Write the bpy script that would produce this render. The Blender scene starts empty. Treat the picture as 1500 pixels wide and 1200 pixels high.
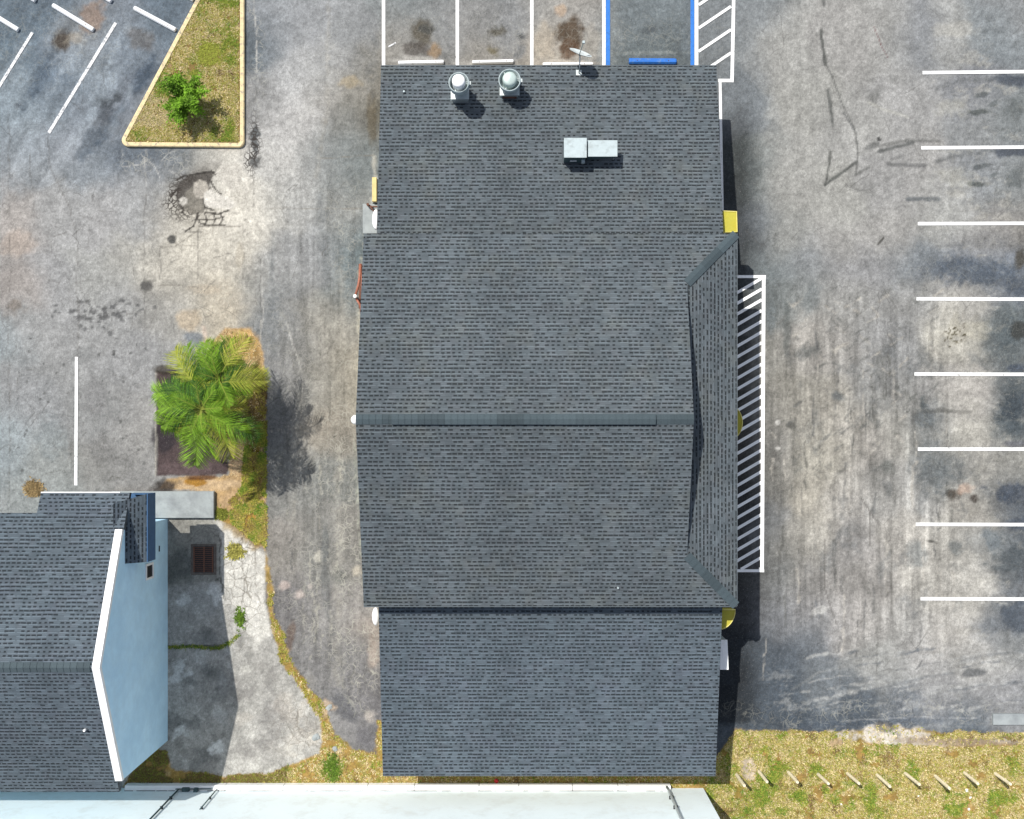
import bpy, bmesh, math, random
import numpy as np
from mathutils import Vector, Matrix
random.seed(7); RNG = np.random.default_rng(7)
SC = bpy.context.scene
COL = SC.collection
# ------------------------------------------------------------------ survey: photo pixel -> metres
H = 35.0; F = 1407.0; CX, CY = 750.0, 645.0; S = F / H
def P(px, py, z=0.0):
    k = (H - z) / F
    return Vector(((px - CX) * k, (CY - py) * k, z))
SX, SY = 0.434, 0.475           # shadow of 1 m: metres to the right, metres down
# ------------------------------------------------------------------ colour helpers
def lin(c):
    c = c / 255.0
    return c / 12.92 if c <= 0.04045 else ((c + 0.055) / 1.055) ** 2.4
K = 0.58
def A(r, g, b, k=K): return (lin(r) * k, lin(g) * k, lin(b) * k, 1.0)
# ------------------------------------------------------------------ tagging
def tag(o, label=None, cat=None, group=None, kind=None):
    if label: o['label'] = label
    if cat: o['category'] = cat
    if group: o['group'] = group
    if kind: o['kind'] = kind
    return o
def empty(name, loc, label, cat, group=None):
    o = bpy.data.objects.new(name, None); COL.objects.link(o)
    o.location = loc; o.empty_display_size = 0.3
    tag(o, label, cat, group); return o
def link(name, me, parent=None, loc=None):
    o = bpy.data.objects.new(name, me); COL.objects.link(o)
    if loc is not None: o.location = loc
    if parent is not None: o.parent = parent
    return o
# ------------------------------------------------------------------ mesh builder
class MB:
    def __init__(self): self.v = []; self.f = []; self.uv = []; self.mi = []; self.sm = []
    def face(self, pts, mi=0, uvs=None, smooth=False):
        b = len(self.v); self.v += [tuple(p) for p in pts]
        self.f.append(tuple(range(b, b + len(pts)))); self.uv.append(uvs); self.mi.append(mi); self.sm.append(smooth)
    def box(self, x0, x1, y0, y1, z0, z1, mi=0, rot=0, c=None):
        if c is None: c = ((x0 + x1) / 2, (y0 + y1) / 2)
        cs, sn = math.cos(rot), math.sin(rot)
        def R(x, y, z):
            dx, dy = x - c[0], y - c[1]; return (c[0] + dx * cs - dy * sn, c[1] + dx * sn + dy * cs, z)
        p = [R(x, y, z) for z in (z0, z1) for x, y in ((x0, y0), (x1, y0), (x1, y1), (x0, y1))]
        for q in ((3, 2, 1, 0), (4, 5, 6, 7), (0, 1, 5, 4), (1, 2, 6, 5), (2, 3, 7, 6), (3, 0, 4, 7)):
            self.face([p[i] for i in q], mi)
    def cyl(self, c, r, z0, z1, n=24, mi=0, r1=None, caps=True):
        r1 = r if r1 is None else r1
        a = [(c[0] + r * math.cos(2 * math.pi * i / n), c[1] + r * math.sin(2 * math.pi * i / n), z0) for i in range(n)]
        b = [(c[0] + r1 * math.cos(2 * math.pi * i / n), c[1] + r1 * math.sin(2 * math.pi * i / n), z1) for i in range(n)]
        for i in range(n):
            j = (i + 1) % n; self.face([a[i], a[j], b[j], b[i]], mi, smooth=True)
        if caps: self.face(b, mi); self.face(a[::-1], mi)
    def lathe(self, c, prof, n=28, mi=0):
        rings = [[(c[0] + r * math.cos(2 * math.pi * i / n), c[1] + r * math.sin(2 * math.pi * i / n), z) for i in range(n)] for r, z in prof]
        for a, b in zip(rings, rings[1:]):
            for i in range(n):
                j = (i + 1) % n; self.face([a[i], a[j], b[j], b[i]], mi, smooth=True)
    def tube(self, pts, r, n=8, mi=0, r1=None):
        pts = [Vector(p) for p in pts]; rings = []
        for i, p in enumerate(pts):
            d = (pts[min(i + 1, len(pts) - 1)] - pts[max(i - 1, 0)]).normalized()
            u = d.cross(Vector((0.3, 0.2, 1)) if abs(d.z) < .9 else Vector((1, 0, 0))).normalized(); w = d.cross(u)
            rr = r if r1 is None else r + (r1 - r) * i / (len(pts) - 1)
            rings.append([p + (u * math.cos(2 * math.pi * k / n) + w * math.sin(2 * math.pi * k / n)) * rr for k in range(n)])
        for a, b in zip(rings, rings[1:]):
            for k in range(n):
                j = (k + 1) % n; self.face([a[k], b[k], b[j], a[j]], mi, smooth=True)
        self.face(rings[0], mi); self.face(rings[-1][::-1], mi)
    def prism(self, poly, z0, z1, mi=0, side=None):
        side = mi if side is None else side
        n = len(poly)
        self.face([(x, y, z1) for x, y in poly], mi); self.face([(x, y, z0) for x, y in poly][::-1], side)
        for i in range(n):
            j = (i + 1) % n
            self.face([(*poly[i], z0), (*poly[j], z0), (*poly[j], z1), (*poly[i], z1)], side)
    def build(self, name, mats, parent=None, weld=True):
        if not isinstance(mats, (list, tuple)): mats = [mats]
        me = bpy.data.meshes.new(name); me.from_pydata(self.v, [], self.f)
        for m in mats: me.materials.append(m)
        uvl = me.uv_layers.new(name='UVMap')
        k = 0; data = []
        for fi, f in enumerate(self.f):
            for q in range(len(f)):
                u = self.uv[fi]
                data += list(u[q]) if u else (0.0, 0.0)
        uvl.data.foreach_set('uv', data)
        me.polygons.foreach_set('material_index', self.mi); me.polygons.foreach_set('use_smooth', self.sm)
        bm = bmesh.new(); bm.from_mesh(me)
        if weld: bmesh.ops.remove_doubles(bm, verts=bm.verts, dist=1e-5)
        bmesh.ops.recalc_face_normals(bm, faces=bm.faces) if weld else None
        bm.to_mesh(me); bm.free(); me.update()
        o = link(name, me)
        if parent is not None:
            o.parent = parent; o.matrix_parent_inverse = Matrix.Translation(-Vector(parent.location))
            # keep the origin local to the thing
        return o
# ------------------------------------------------------------------ node helpers
class N:
    def __init__(self, name, rough=0.9, spec=0.25):
        self.m = bpy.data.materials.new(name); self.m.use_nodes = True
        self.t = self.m.node_tree; self.n = self.t.nodes; self.l = self.t.links
        self.b = self.n['Principled BSDF']; self.b.inputs['Roughness'].default_value = rough
        self.b.inputs['Specular IOR Level'].default_value = spec
    def new(self, t, **kw):
        x = self.n.new(t)
        for k, v in kw.items(): setattr(x, k, v)
        return x
    def put(self, sock, v):
        if isinstance(v, bpy.types.NodeSocket): self.l.new(v, sock)
        elif v is not None:
            if hasattr(sock.default_value, '__len__') and not hasattr(v, '__len__'): v = (v,) * len(sock.default_value)
            if hasattr(sock.default_value, '__len__') and len(sock.default_value) == 3 and len(v) == 4: v = v[:3]
            sock.default_value = v
    def math(self, op, a, b=0.0, c=None, clamp=False):
        x = self.new('ShaderNodeMath', operation=op, use_clamp=clamp)
        self.put(x.inputs[0], a); self.put(x.inputs[1], b)
        if c is not None: self.put(x.inputs[2], c)
        return x.outputs[0]
    def vmul(self, v, s):
        x = self.new('ShaderNodeVectorMath', operation='MULTIPLY'); self.put(x.inputs[0], v); self.put(x.inputs[1], s); return x.outputs[0]
    def vadd(self, v, s):
        x = self.new('ShaderNodeVectorMath', operation='ADD'); self.put(x.inputs[0], v); self.put(x.inputs[1], s); return x.outputs[0]
    def pos(self): return self.new('ShaderNodeNewGeometry').outputs['Position']
    def noise(self, v, scale, detail=4, rough=.6, dist=0.0, color=False):
        x = self.new('ShaderNodeTexNoise'); self.put(x.inputs['Vector'], v); x.inputs['Scale'].default_value = scale
        x.inputs['Detail'].default_value = detail; x.inputs['Roughness'].default_value = rough; x.inputs['Distortion'].default_value = dist
        return x.outputs['Color' if color else 'Fac']
    def vor(self, v, scale, feature='DISTANCE_TO_EDGE', rnd=1.0, out='Distance'):
        x = self.new('ShaderNodeTexVoronoi', feature=feature); self.put(x.inputs['Vector'], v); x.inputs['Scale'].default_value = scale
        x.inputs['Randomness'].default_value = rnd
        return x.outputs[out]
    def ramp(self, f, lo, hi, a=0.0, b=1.0):
        x = self.new('ShaderNodeMapRange'); x.clamp = True
        self.put(x.inputs['Value'], f); x.inputs['From Min'].default_value = lo; x.inputs['From Max'].default_value = hi
        x.inputs['To Min'].default_value = a; x.inputs['To Max'].default_value = b
        return x.outputs['Result']
    def mix(self, f, a, b, mode='MIX'):
        x = self.new('ShaderNodeMix', data_type='RGBA', blend_type=mode)
        self.put(x.inputs['Factor'], f); self.put(x.inputs['A'], a); self.put(x.inputs['B'], b)
        return x.outputs['Result']
    def bump(self, h, strength=.3, dist=.01):
        x = self.new('ShaderNodeBump'); x.inputs['Strength'].default_value = strength; x.inputs['Distance'].default_value = dist
        self.put(x.inputs['Height'], h); self.l.new(x.outputs[0], self.b.inputs['Normal'])
    def color(self, c): self.put(self.b.inputs['Base Color'], c)
    def scalecol(self, c, f): 
        x = self.new('ShaderNodeVectorMath', operation='SCALE'); self.put(x.inputs[0], c); self.put(x.inputs['Scale'], f); return x.outputs[0]

def plain(name, col, rough=.7, metal=0.0, var=.18, scale=6.0, spec=.3, grime=None):
    m = N(name, rough, spec); m.b.inputs['Metallic'].default_value = metal
    p = m.pos(); f = m.ramp(m.noise(p, scale, 5), .3, .7, 1 - var, 1 + var)
    c = m.scalecol(col, f)
    if grime: c = m.mix(m.ramp(m.noise(m.vadd(p, (3, 9, 1)), grime[1], 5, .7), grime[2], grime[3]), c, grime[0])
    m.color(c); m.bump(m.noise(p, scale * 6, 3), .15, .01)
    return m.m

def shingle(name, base, row=0.127, tab=0.172, dark=0.30, moss=(.095, .10, .088, 1)):
    m = N(name, .95, .15)
    uv = m.new('ShaderNodeTexCoord').outputs['UV']
    sp = m.new('ShaderNodeSeparateXYZ'); m.put(sp.inputs[0], uv); u, v = sp.outputs[0], sp.outputs[1]
    wob = m.noise(m.vmul(uv, (1.1, .25, 1)), 1.6, 2)
    v = m.math('ADD', v, m.math('MULTIPLY', m.math('SUBTRACT', wob, .5), .035))
    vr = m.math('DIVIDE', v, row); r = m.math('FLOOR', vr); fv = m.math('FRACT', vr)
    wn = m.new('ShaderNodeTexWhiteNoise', noise_dimensions='1D'); m.put(wn.inputs['W'], r)
    def cells(size, off):
        uu = m.math('ADD', m.math('DIVIDE', u, size), m.math('MULTIPLY', m.math('ADD', wn.outputs['Value'], off), 7.31))
        cu = m.math('FLOOR', uu); fu = m.math('FRACT', uu)
        cb = m.new('ShaderNodeCombineXYZ'); m.put(cb.inputs[0], cu); m.put(cb.inputs[1], r); m.put(cb.inputs[2], off)
        w = m.new('ShaderNodeTexWhiteNoise', noise_dimensions='3D'); m.put(w.inputs['Vector'], cb.outputs[0])
        return fu, w.outputs['Value']
    fu, ra = cells(tab, .1); fu2, rb = cells(tab * 1.9, 3.7); _, rc = cells(.95, 8.2)
    # laminated tabs: shadows of the dragon teeth painted as dark notches under each course
    up = m.math('GREATER_THAN', fv, .56)
    notch = m.math('MULTIPLY', m.math('GREATER_THAN', ra, .17), m.math('LESS_THAN', m.math('ABSOLUTE', m.math('SUBTRACT', fu, .5)), m.ramp(rb, 0, 1, .20, .47)))
    lap = m.math('GREATER_THAN', fv, .90)
    d = m.math('MAXIMUM', m.math('MULTIPLY', up, notch), m.math('MULTIPLY', lap, .35))
    hi = m.math('MULTIPLY', m.math('LESS_THAN', fv, .24), m.math('MULTIPLY', m.math('GREATER_THAN', rb, .30), m.math('LESS_THAN', fu2, .8)))  # tab highlights painted as paler dashes
    tone = m.math('ADD', m.ramp(rb, 0, 1, .93, 1.07), m.ramp(rc, 0, 1, -.03, .03))
    tone = m.math('ADD', tone, m.math('MULTIPLY', hi, .36))
    tone = m.math('MULTIPLY', tone, m.math('SUBTRACT', 1.0, m.math('MULTIPLY', d, 1 - dark)))
    gr = m.ramp(m.noise(uv, 45, 3, .7), .25, .75, .78, 1.22)
    tone = m.math('MULTIPLY', tone, gr)
    big = m.math('MULTIPLY', m.ramp(m.noise(m.vmul(uv, (1, .55, 1)), .55, 5, .62), .3, .7, .86, 1.14), m.ramp(m.noise(m.vmul(uv, (1.6, 3.5, 1)), 1.3, 3, .6), .3, .7, .90, 1.10))
    tone = m.math('MULTIPLY', tone, big)
    c = m.mix(m.ramp(m.noise(m.vadd(uv, (31, 7, 0)), .8, 5, .65), .5, .74, 0, .5), base, moss)
    hue = m.mix(m.math('MULTIPLY', m.ramp(m.noise(m.vadd(uv, (1, 70, 0)), 2.5, 4, .6), .45, .75), .35), c, (base[0] * 1.18, base[1] * 1.0, base[2] * .98, 1))
    m.color(m.scalecol(hue, tone))
    hgt = m.math('ADD', m.math('SUBTRACT', 1.0, fv), m.math('MULTIPLY', d, -.7))
    m.bump(hgt, .5, .012)
    return m.m

M = {}
M['shingle'] = shingle('charcoal_shingles', (.080, .095, .105, 1))
M['shingle_blue'] = shingle('slate_shingles', (.077, .097, .114, 1), moss=(.075, .085, .11, 1))
def capmat():
    m = N('ridge_cap_shingles', .9, .2); p = m.pos()
    sp = m.new('ShaderNodeTexCoord').outputs['UV']
    s = m.new('ShaderNodeSeparateXYZ'); m.put(s.inputs[0], sp)
    w = m.new('ShaderNodeTexWhiteNoise', noise_dimensions='1D'); m.put(w.inputs['W'], m.math('FLOOR', m.math('DIVIDE', s.outputs[0], .8)))
    fr = m.math('FRACT', m.math('DIVIDE', s.outputs[0], .2))
    t = m.math('MULTIPLY', m.ramp(w.outputs['Value'], 0, 1, .8, 1.15), m.ramp(m.noise(p, 30, 4, .7), .3, .7, .85, 1.15))
    t = m.math('MULTIPLY', t, m.ramp(fr, .88, .97, 1, .93))
    m.color(m.scalecol((.052, .070, .079, 1), t)); return m.m
M['cap'] = capmat()
M['fascia'] = plain('dark_fascia', (.06, .07, .08, 1))
M['stucco'] = plain('cream_stucco', (.46, .42, .33, 1), .9, var=.08, grime=((.2, .17, .12, 1), 1.3, .55, .8))
M['gable'] = plain('dark_gable_board', (.05, .06, .075, 1), .8)
M['white'] = plain('white_trim', (.82, .82, .82, 1), .55, var=.04, grime=((.5, .48, .44, 1), 2.5, .6, .85))
M['bluewall'] = plain('light_blue_stucco', (.53, .77, .94, 1), .9, var=.06, scale=2.6, grime=((.42, .65, .84, 1), .9, .42, .8))
M['bluefascia'] = plain('deep_blue_fascia', (.035, .10, .21, 1), .6, var=.1)
M['metal'] = plain('galvanised_metal', (.46, .50, .50, 1), .42, .65, var=.12, scale=9)
M['metalw'] = plain('painted_white_metal', (.37, .43, .44, 1), .5, .1, var=.07, grime=((.24, .27, .27, 1), 4, .5, .75))
M['metaldark'] = plain('dull_teal_metal', (.06, .10, .105, 1), .6, .2)
M['drip'] = plain('dark_drip_edge', (.075, .09, .10, 1), .6)
M['rust'] = plain('rusty_metal', (.13, .062, .042, 1), .85, var=.3, scale=20)
M['black'] = plain('black_metal', (.02, .02, .022, 1), .6)
M['yellow'] = plain('yellow_painted_canopy', (.40, .36, .045, 1), .7, var=.08, scale=14, grime=((.40, .34, .03, 1), 3, .5, .7))
M['kerb'] = plain('cream_painted_kerb', (.62, .50, .29, 1), .85, var=.16, scale=5, grime=((.30, .26, .2, 1), 7, .52, .64))
M['wood'] = plain('weathered_post_wood', (.70, .62, .44, 1), .9, var=.22, scale=14)
M['bark'] = plain('fibrous_trunk_bark', (.13, .09, .055, 1), .95, var=.4, scale=18)
M['stopwhite'] = plain('white_painted_concrete', (.80, .80, .80, 1), .75, var=.05, scale=9, grime=((.42, .4, .36, 1), 7, .58, .74))
M['stopblue'] = plain('blue_painted_concrete', (.02, .13, .46, 1), .7, var=.12, grime=((.1, .2, .4, 1), 9, .5, .7))
M['copper'] = plain('reddish_painted_pipe', (.30, .11, .07, 1), .6, var=.3, scale=22)
M['wallwhite'] = plain('white_painted_block_wall', (.78, .86, .87, 1), .8, var=.03, scale=.6, grime=((.66, .70, .68, 1), 1.1, .5, .8))
M['slab'] = plain('trowelled_concrete', A(195, 202, 202, .52), .9, var=.09, scale=3, grime=(A(150, 155, 158), 1.7, .45, .75))
M['red'] = plain('red_plastic', (.5, .02, .02, 1), .4)
M['palegreen'] = plain('pale_green_metal', (.42, .50, .47, 1), .5, .2, var=.1)
M['pit'] = plain('bare_earth', (.1, .07, .05, 1), 1)

def paintmat(name, col, wear=.5, ws=9):
    m = N(name, .8, .2); p = m.pos()
    f = m.ramp(m.noise(p, ws, 6, .75), wear - .04, wear + .04, 0, .75)
    f2 = m.ramp(m.noise(m.vadd(p, (5, 2, 0)), 1.5, 5, .7), .3, .75, .86, 1.05)
    c = m.scalecol(col, f2)
    c = m.mix(m.ramp(m.noise(p, 60, 3, .7), .5, .75, 0, .25), c, A(150, 150, 148))
    m.color(c)
    tr = m.new('ShaderNodeBsdfTransparent'); mx = m.new('ShaderNodeMixShader')
    m.put(mx.inputs[0], f); m.l.new(m.b.outputs[0], mx.inputs[1]); m.l.new(tr.outputs[0], mx.inputs[2])
    m.l.new(mx.outputs[0], m.n['Material Output'].inputs[0]); return m.m
M['paint'] = paintmat('white_road_paint', (.76, .76, .75, 1), .625)
M['paintworn'] = paintmat('worn_white_road_paint', (.66, .66, .66, 1), .56)
M['paintblue'] = paintmat('blue_road_paint', (.035, .17, .52, 1), .62)

# ------------------------------------------------------------------ GROUND: painted wear and shade map on a fine grid
GX0, GX1, GY0, GY1, ST = -260.0, 1760.0, -60.0, 1260.0, 2.0   # survey pixels (40.2 px per metre)
nx, ny = int((GX1 - GX0) / ST) + 1, int((GY1 - GY0) / ST) + 1
gx, gy = np.meshgrid(GX0 + ST * np.arange(nx), GY0 + ST * np.arange(ny))
def vnoise(x, y, sx, sy, seed):
    r = np.random.default_rng(seed); n = 256; L = r.random((n, n)).astype(np.float32)
    u = x / sx + 1000; v = y / sy + 1000; iu = np.floor(u).astype(int); iv = np.floor(v).astype(int)
    fu = u - iu; fv = v - iv; fu = fu * fu * (3 - 2 * fu); fv = fv * fv * (3 - 2 * fv)
    a = L[iv % n, iu % n]; b = L[iv % n, (iu + 1) % n]; c = L[(iv + 1) % n, iu % n]; d = L[(iv + 1) % n, (iu + 1) % n]
    return (a * (1 - fu) + b * fu) * (1 - fv) + (c * (1 - fu) + d * fu) * fv
def fbm(sx, sy, seed, octv=5, x=None, y=None, g=.55):
    x = gx if x is None else x; y = gy if y is None else y
    t = 0; a = 1; s = 0
    for o in range(octv):
        t = t + a * vnoise(x, y, sx / 2 ** o, sy / 2 ** o, seed * 31 + o); s += a; a *= g
    return t / s - .5
W1, W2 = fbm(60, 60, 1) * 2, fbm(60, 60, 2) * 2
WX, WY = gx + W1 * 22, gy + W2 * 22
F1 = fbm(14, 14, 3, 4) * 2; F2 = fbm(7, 7, 4, 3) * 2; F3 = fbm(30, 30, 5, 5) * 2
def L3(c): return np.array([lin(c[0]), lin(c[1]), lin(c[2])], np.float32)
# broad colour of the paving, (x, y, r, g, b[, size])
CP = """
-60 60 125 135 142;-60 300 150 152 152;-60 600 155 155 152;-60 1000 150 150 148
15 60 120 132 140;60 20 112 122 130;120 60 150 150 150;180 20 135 138 142;240 15 118 128 136;270 40 120 128 135
20 130 155 162 165;80 120 118 128 138;60 160 158 163 165;140 110 155 160 163;200 70 150 155 160;215 110 108 118 130;175 140 140 142 148;160 180 128 130 133;215 150 160 158 155;100 190 155 158 162;40 230 150 156 160;130 240 140 147 152;175 235 108 117 127;215 240 112 120 128;255 230 105 113 122
30 330 172 165 158;90 310 165 165 163;150 320 168 167 165;195 300 163 164 163;240 290 168 165 158;20 440 160 152 145;80 420 158 158 157;140 400 165 165 160;190 390 170 168 160;80 500 160 160 158;160 470 158 158 156;200 520 156 156 155;40 600 152 153 153;150 600 150 150 148;200 620 158 156 152;60 690 150 152 148;150 690 142 140 135;190 690 150 148 145;8 480 150 158 160;8 650 150 158 160
280 250 165 162 152;325 255 205 200 188;345 290 212 205 190;265 300 195 188 172;290 360 205 198 182;320 380 205 198 182;350 340 208 202 188;380 320 208 202 188;240 400 190 184 170;330 440 196 184 162;290 440 178 172 158;250 460 160 158 152;370 420 165 163 155;400 380 170 170 166;395 300 192 190 182
375 60 105 115 122;375 150 150 150 148;400 30 148 152 155;440 30 160 162 163;430 100 182 182 180;430 180 188 186 182;420 240 192 190 184;470 100 165 165 162;510 60 150 152 152;500 140 165 162 155;530 120 135 130 118;520 190 130 130 125;545 170 100 95 80;480 240 150 152 150;520 240 130 138 138;440 290 176 176 172;500 310 150 152 148;470 350 148 150 150;430 380 150 151 151;520 370 112 125 128;400 460 140 144 146;440 480 142 142 140;480 470 165 160 148;510 430 130 136 135;420 560 138 138 138;460 560 148 145 136;500 560 165 158 142;400 620 130 130 130;480 640 160 152 138;440 700 142 142 138;500 700 140 142 138;420 800 150 145 138;470 800 138 138 134;510 800 145 142 136;430 900 125 122 122;470 900 140 138 135;520 900 150 146 142;480 970 135 133 132;520 960 128 128 128;530 1020 120 118 122;500 1020 150 148 146;540 990 130 128 128;550 940 175 160 145
600 20 140 145 145;600 60 150 146 138;650 50 140 142 142;700 30 145 145 143;690 75 150 145 136;760 40 140 142 143;800 30 160 158 152;810 70 175 165 150;870 50 145 147 145;850 20 165 160 152;950 30 138 142 142;950 80 120 125 124;1045 40 125 130 132;1045 90 125 130 132
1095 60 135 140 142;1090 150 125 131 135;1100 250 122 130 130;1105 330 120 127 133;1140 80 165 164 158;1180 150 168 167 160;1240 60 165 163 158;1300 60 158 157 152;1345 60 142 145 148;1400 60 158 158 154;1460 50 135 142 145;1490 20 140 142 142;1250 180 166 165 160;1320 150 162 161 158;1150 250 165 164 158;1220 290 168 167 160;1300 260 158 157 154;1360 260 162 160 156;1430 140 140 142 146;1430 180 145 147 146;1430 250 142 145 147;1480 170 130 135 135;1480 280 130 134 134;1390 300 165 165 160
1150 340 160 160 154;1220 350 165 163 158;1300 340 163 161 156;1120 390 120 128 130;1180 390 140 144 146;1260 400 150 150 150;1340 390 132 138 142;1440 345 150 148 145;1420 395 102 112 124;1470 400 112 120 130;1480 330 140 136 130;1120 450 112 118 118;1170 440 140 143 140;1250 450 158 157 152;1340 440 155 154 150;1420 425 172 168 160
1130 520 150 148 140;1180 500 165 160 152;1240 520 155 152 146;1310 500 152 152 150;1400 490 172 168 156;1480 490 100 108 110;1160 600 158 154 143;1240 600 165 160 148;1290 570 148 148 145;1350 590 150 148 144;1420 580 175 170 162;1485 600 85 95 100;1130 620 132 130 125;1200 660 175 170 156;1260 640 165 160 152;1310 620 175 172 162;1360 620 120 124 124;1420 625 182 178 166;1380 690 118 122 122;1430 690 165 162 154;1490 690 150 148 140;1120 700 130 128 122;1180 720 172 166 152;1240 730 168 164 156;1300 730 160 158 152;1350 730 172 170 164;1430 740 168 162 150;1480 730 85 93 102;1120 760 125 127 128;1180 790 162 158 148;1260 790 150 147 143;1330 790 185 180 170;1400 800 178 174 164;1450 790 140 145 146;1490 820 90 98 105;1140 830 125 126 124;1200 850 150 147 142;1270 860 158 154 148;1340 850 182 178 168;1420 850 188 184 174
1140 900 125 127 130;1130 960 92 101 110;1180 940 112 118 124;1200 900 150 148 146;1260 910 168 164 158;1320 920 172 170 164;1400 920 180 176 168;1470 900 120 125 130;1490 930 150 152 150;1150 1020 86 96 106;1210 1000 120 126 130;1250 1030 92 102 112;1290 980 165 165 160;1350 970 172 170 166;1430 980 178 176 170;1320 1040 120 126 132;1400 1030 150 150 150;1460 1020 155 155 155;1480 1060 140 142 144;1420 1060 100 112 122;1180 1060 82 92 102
1600 200 140 145 148;1600 600 145 145 142;1600 1000 140 142 142
"""
num = np.zeros((ny, nx, 3), np.float32); den = np.full((ny, nx, 1), 1e-9, np.float32)
def sl(x, y, R):
    i0 = max(0, int((y - R - GY0) / ST)); i1 = min(ny, int((y + R - GY0) / ST) + 2)
    j0 = max(0, int((x - R - GX0) / ST)); j1 = min(nx, int((x + R - GX0) / ST) + 2)
    return slice(i0, max(i0, i1)), slice(j0, max(j0, j1))
cw = fbm(34, 34, 60, 5) * 2; cw2 = fbm(34, 34, 61, 5) * 2
CXW, CYW = gx + W1 * 22 + cw * 14, gy + W2 * 24 + cw2 * 16
for s_ in CP.replace('\n', ';').split(';'):
    q = [float(t) for t in s_.split()]
    if len(q) < 5: continue
    edge = q[0] < -20 or q[0] > 1520
    sg = 90.0 if edge else 23.0
    ss = sl(q[0], q[1], sg * 6 + 30)
    d2 = (CXW[ss] - q[0]) ** 2 + (CYW[ss] - q[1]) ** 2
    w = (np.exp(-d2 / (2 * sg * sg)) + 1e-4 * np.exp(-d2 / (2 * (sg * 2.2) ** 2)))[..., None].astype(np.float32) * (.05 if edge else 1)
    num[ss] += w * L3(q[2:5]); den[ss] += w
C = np.where(den > 1e-7, num / np.maximum(den, 1e-9), L3((148, 148, 146)))
def mixc(C, m, col, ss=None):
    m = np.clip(m, 0, 1)[..., None]
    if ss is None: C[...] = C * (1 - m) + L3(col) * m
    else: C[ss] = C[ss] * (1 - m) + L3(col) * m
def blob(x, y, rx, ry, ang, col, a, soft=.5, nz=.5):
    if 4 < max(rx, ry) < 13 and nz == .5: nz = 1.0; soft = .8
    R = max(rx, ry) * 1.9 + 12; ss = sl(x, y, R)
    dx, dy = gx[ss] + W1[ss] * 4 - x, gy[ss] + W2[ss] * 4 - y; c, s = math.cos(math.radians(ang)), math.sin(math.radians(ang))
    u = (dx * c + dy * s) / rx; v = (-dx * s + dy * c) / ry
    d = np.sqrt(u * u + v * v) + F1[ss] * nz + F2[ss] * nz * .5
    mixc(C, np.clip((1 + soft * .5 - d) / soft, 0, 1) * a, col, ss)
def segd(px, py, a, b):
    ax, ay, bx, by = *a, *b; L = (bx - ax) ** 2 + (by - ay) ** 2 + 1e-9
    t = np.clip(((px - ax) * (bx - ax) + (py - ay) * (by - ay)) / L, 0, 1)
    return np.hypot(px - ax - t * (bx - ax), py - ay - t * (by - ay))
def stroke(pts, w, col, a, soft=.6, wob=.35, nz=.4):
    for p, q in zip(pts, pts[1:]):
        cx_, cy_ = (p[0] + q[0]) / 2, (p[1] + q[1]) / 2; R = math.dist(p, q) / 2 + w * 3 + 8; ss = sl(cx_, cy_, R)
        d = segd(gx[ss] + F1[ss] * 3 * wob + W1[ss] * 4 * wob, gy[ss] + F3[ss] * 3 * wob, p, q) / w + F2[ss] * nz
        mixc(C, np.clip((1 - d) / soft, 0, 1) * a, col, ss)
def polysd(pts, x, y):
    ins = np.zeros(x.shape, bool); dm = np.full(x.shape, 1e9)
    n = len(pts)
    for i in range(n):
        (x0, y0), (x1, y1) = pts[i], pts[(i + 1) % n]
        dm = np.minimum(dm, segd(x, y, (x0, y0), (x1, y1)))
        if y0 != y1:
            ins ^= ((y0 > y) != (y1 > y)) & (x < (x1 - x0) * (y - y0) / (y1 - y0) + x0)
    return np.where(ins, -dm, dm)
def pmask(pts, soft=2., nz=0., wx=0.):
    return np.clip(.5 - (polysd(pts, gx + W1 * wx, gy + W2 * wx) + (F1 + F2 * .6) * nz) / soft, 0, 1)
# vertical traffic streaks on the right lot, and on the driveway
def region(x0, x1, y0, y1, s): return np.clip((gx - x0) / s, 0, 1) * np.clip((x1 - gx) / s, 0, 1) * np.clip((gy - y0) / s, 0, 1) * np.clip((y1 - gy) / s, 0, 1)
st = fbm(7, 130, 8, 4) * 2; st2 = fbm(4, 40, 9, 3) * 2; dst = fbm(70, 9, 10, 4) * 2
C *= (1 + (.42 * st + .25 * st2) * region(1090, 1430, 400, 960, 60) + .10 * st * region(1090, 1500, -40, 400, 30))[..., None]
C *= (1 + (.34 * st + .2 * st2) * region(380, 560, 230, 1060, 60))[..., None]
C *= (1 + .22 * dst * region(1330, 1520, 0, 1060, 50))[..., None]
du, dv = gx * .87 + gy * .5, -gx * .5 + gy * .87    # diagonal bays, top left
dg = fbm(10, 90, 14, 4, x=du, y=dv) * 2
C *= (1 + .28 * dg * region(-40, 290, -40, 330, 50))[..., None]
pl = fbm(45, 45, 11, 6, g=.65) * 2
C *= (1 + .22 * pl)[..., None]
spk = fbm(5, 5, 12, 2) * 2
C *= (1 + .10 * spk)[..., None]
blotch = np.clip((fbm(26, 34, 21, 5, g=.7) * 2 - .18) / .25, 0, 1)
mixc(C, blotch * .42 * region(1120, 1520, 440, 960, 80), (105, 110, 112))
blotch2 = np.clip((fbm(36, 22, 22, 6, g=.75) * 2 - .12) / .2, 0, 1)
mixc(C, blotch2 * .35 * region(1100, 1540, 960, 1075, 40), (190, 190, 186))
mixc(C, blotch2 * .40 * region(1340, 1540, 30, 1000, 60), (188, 184, 172))
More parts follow.
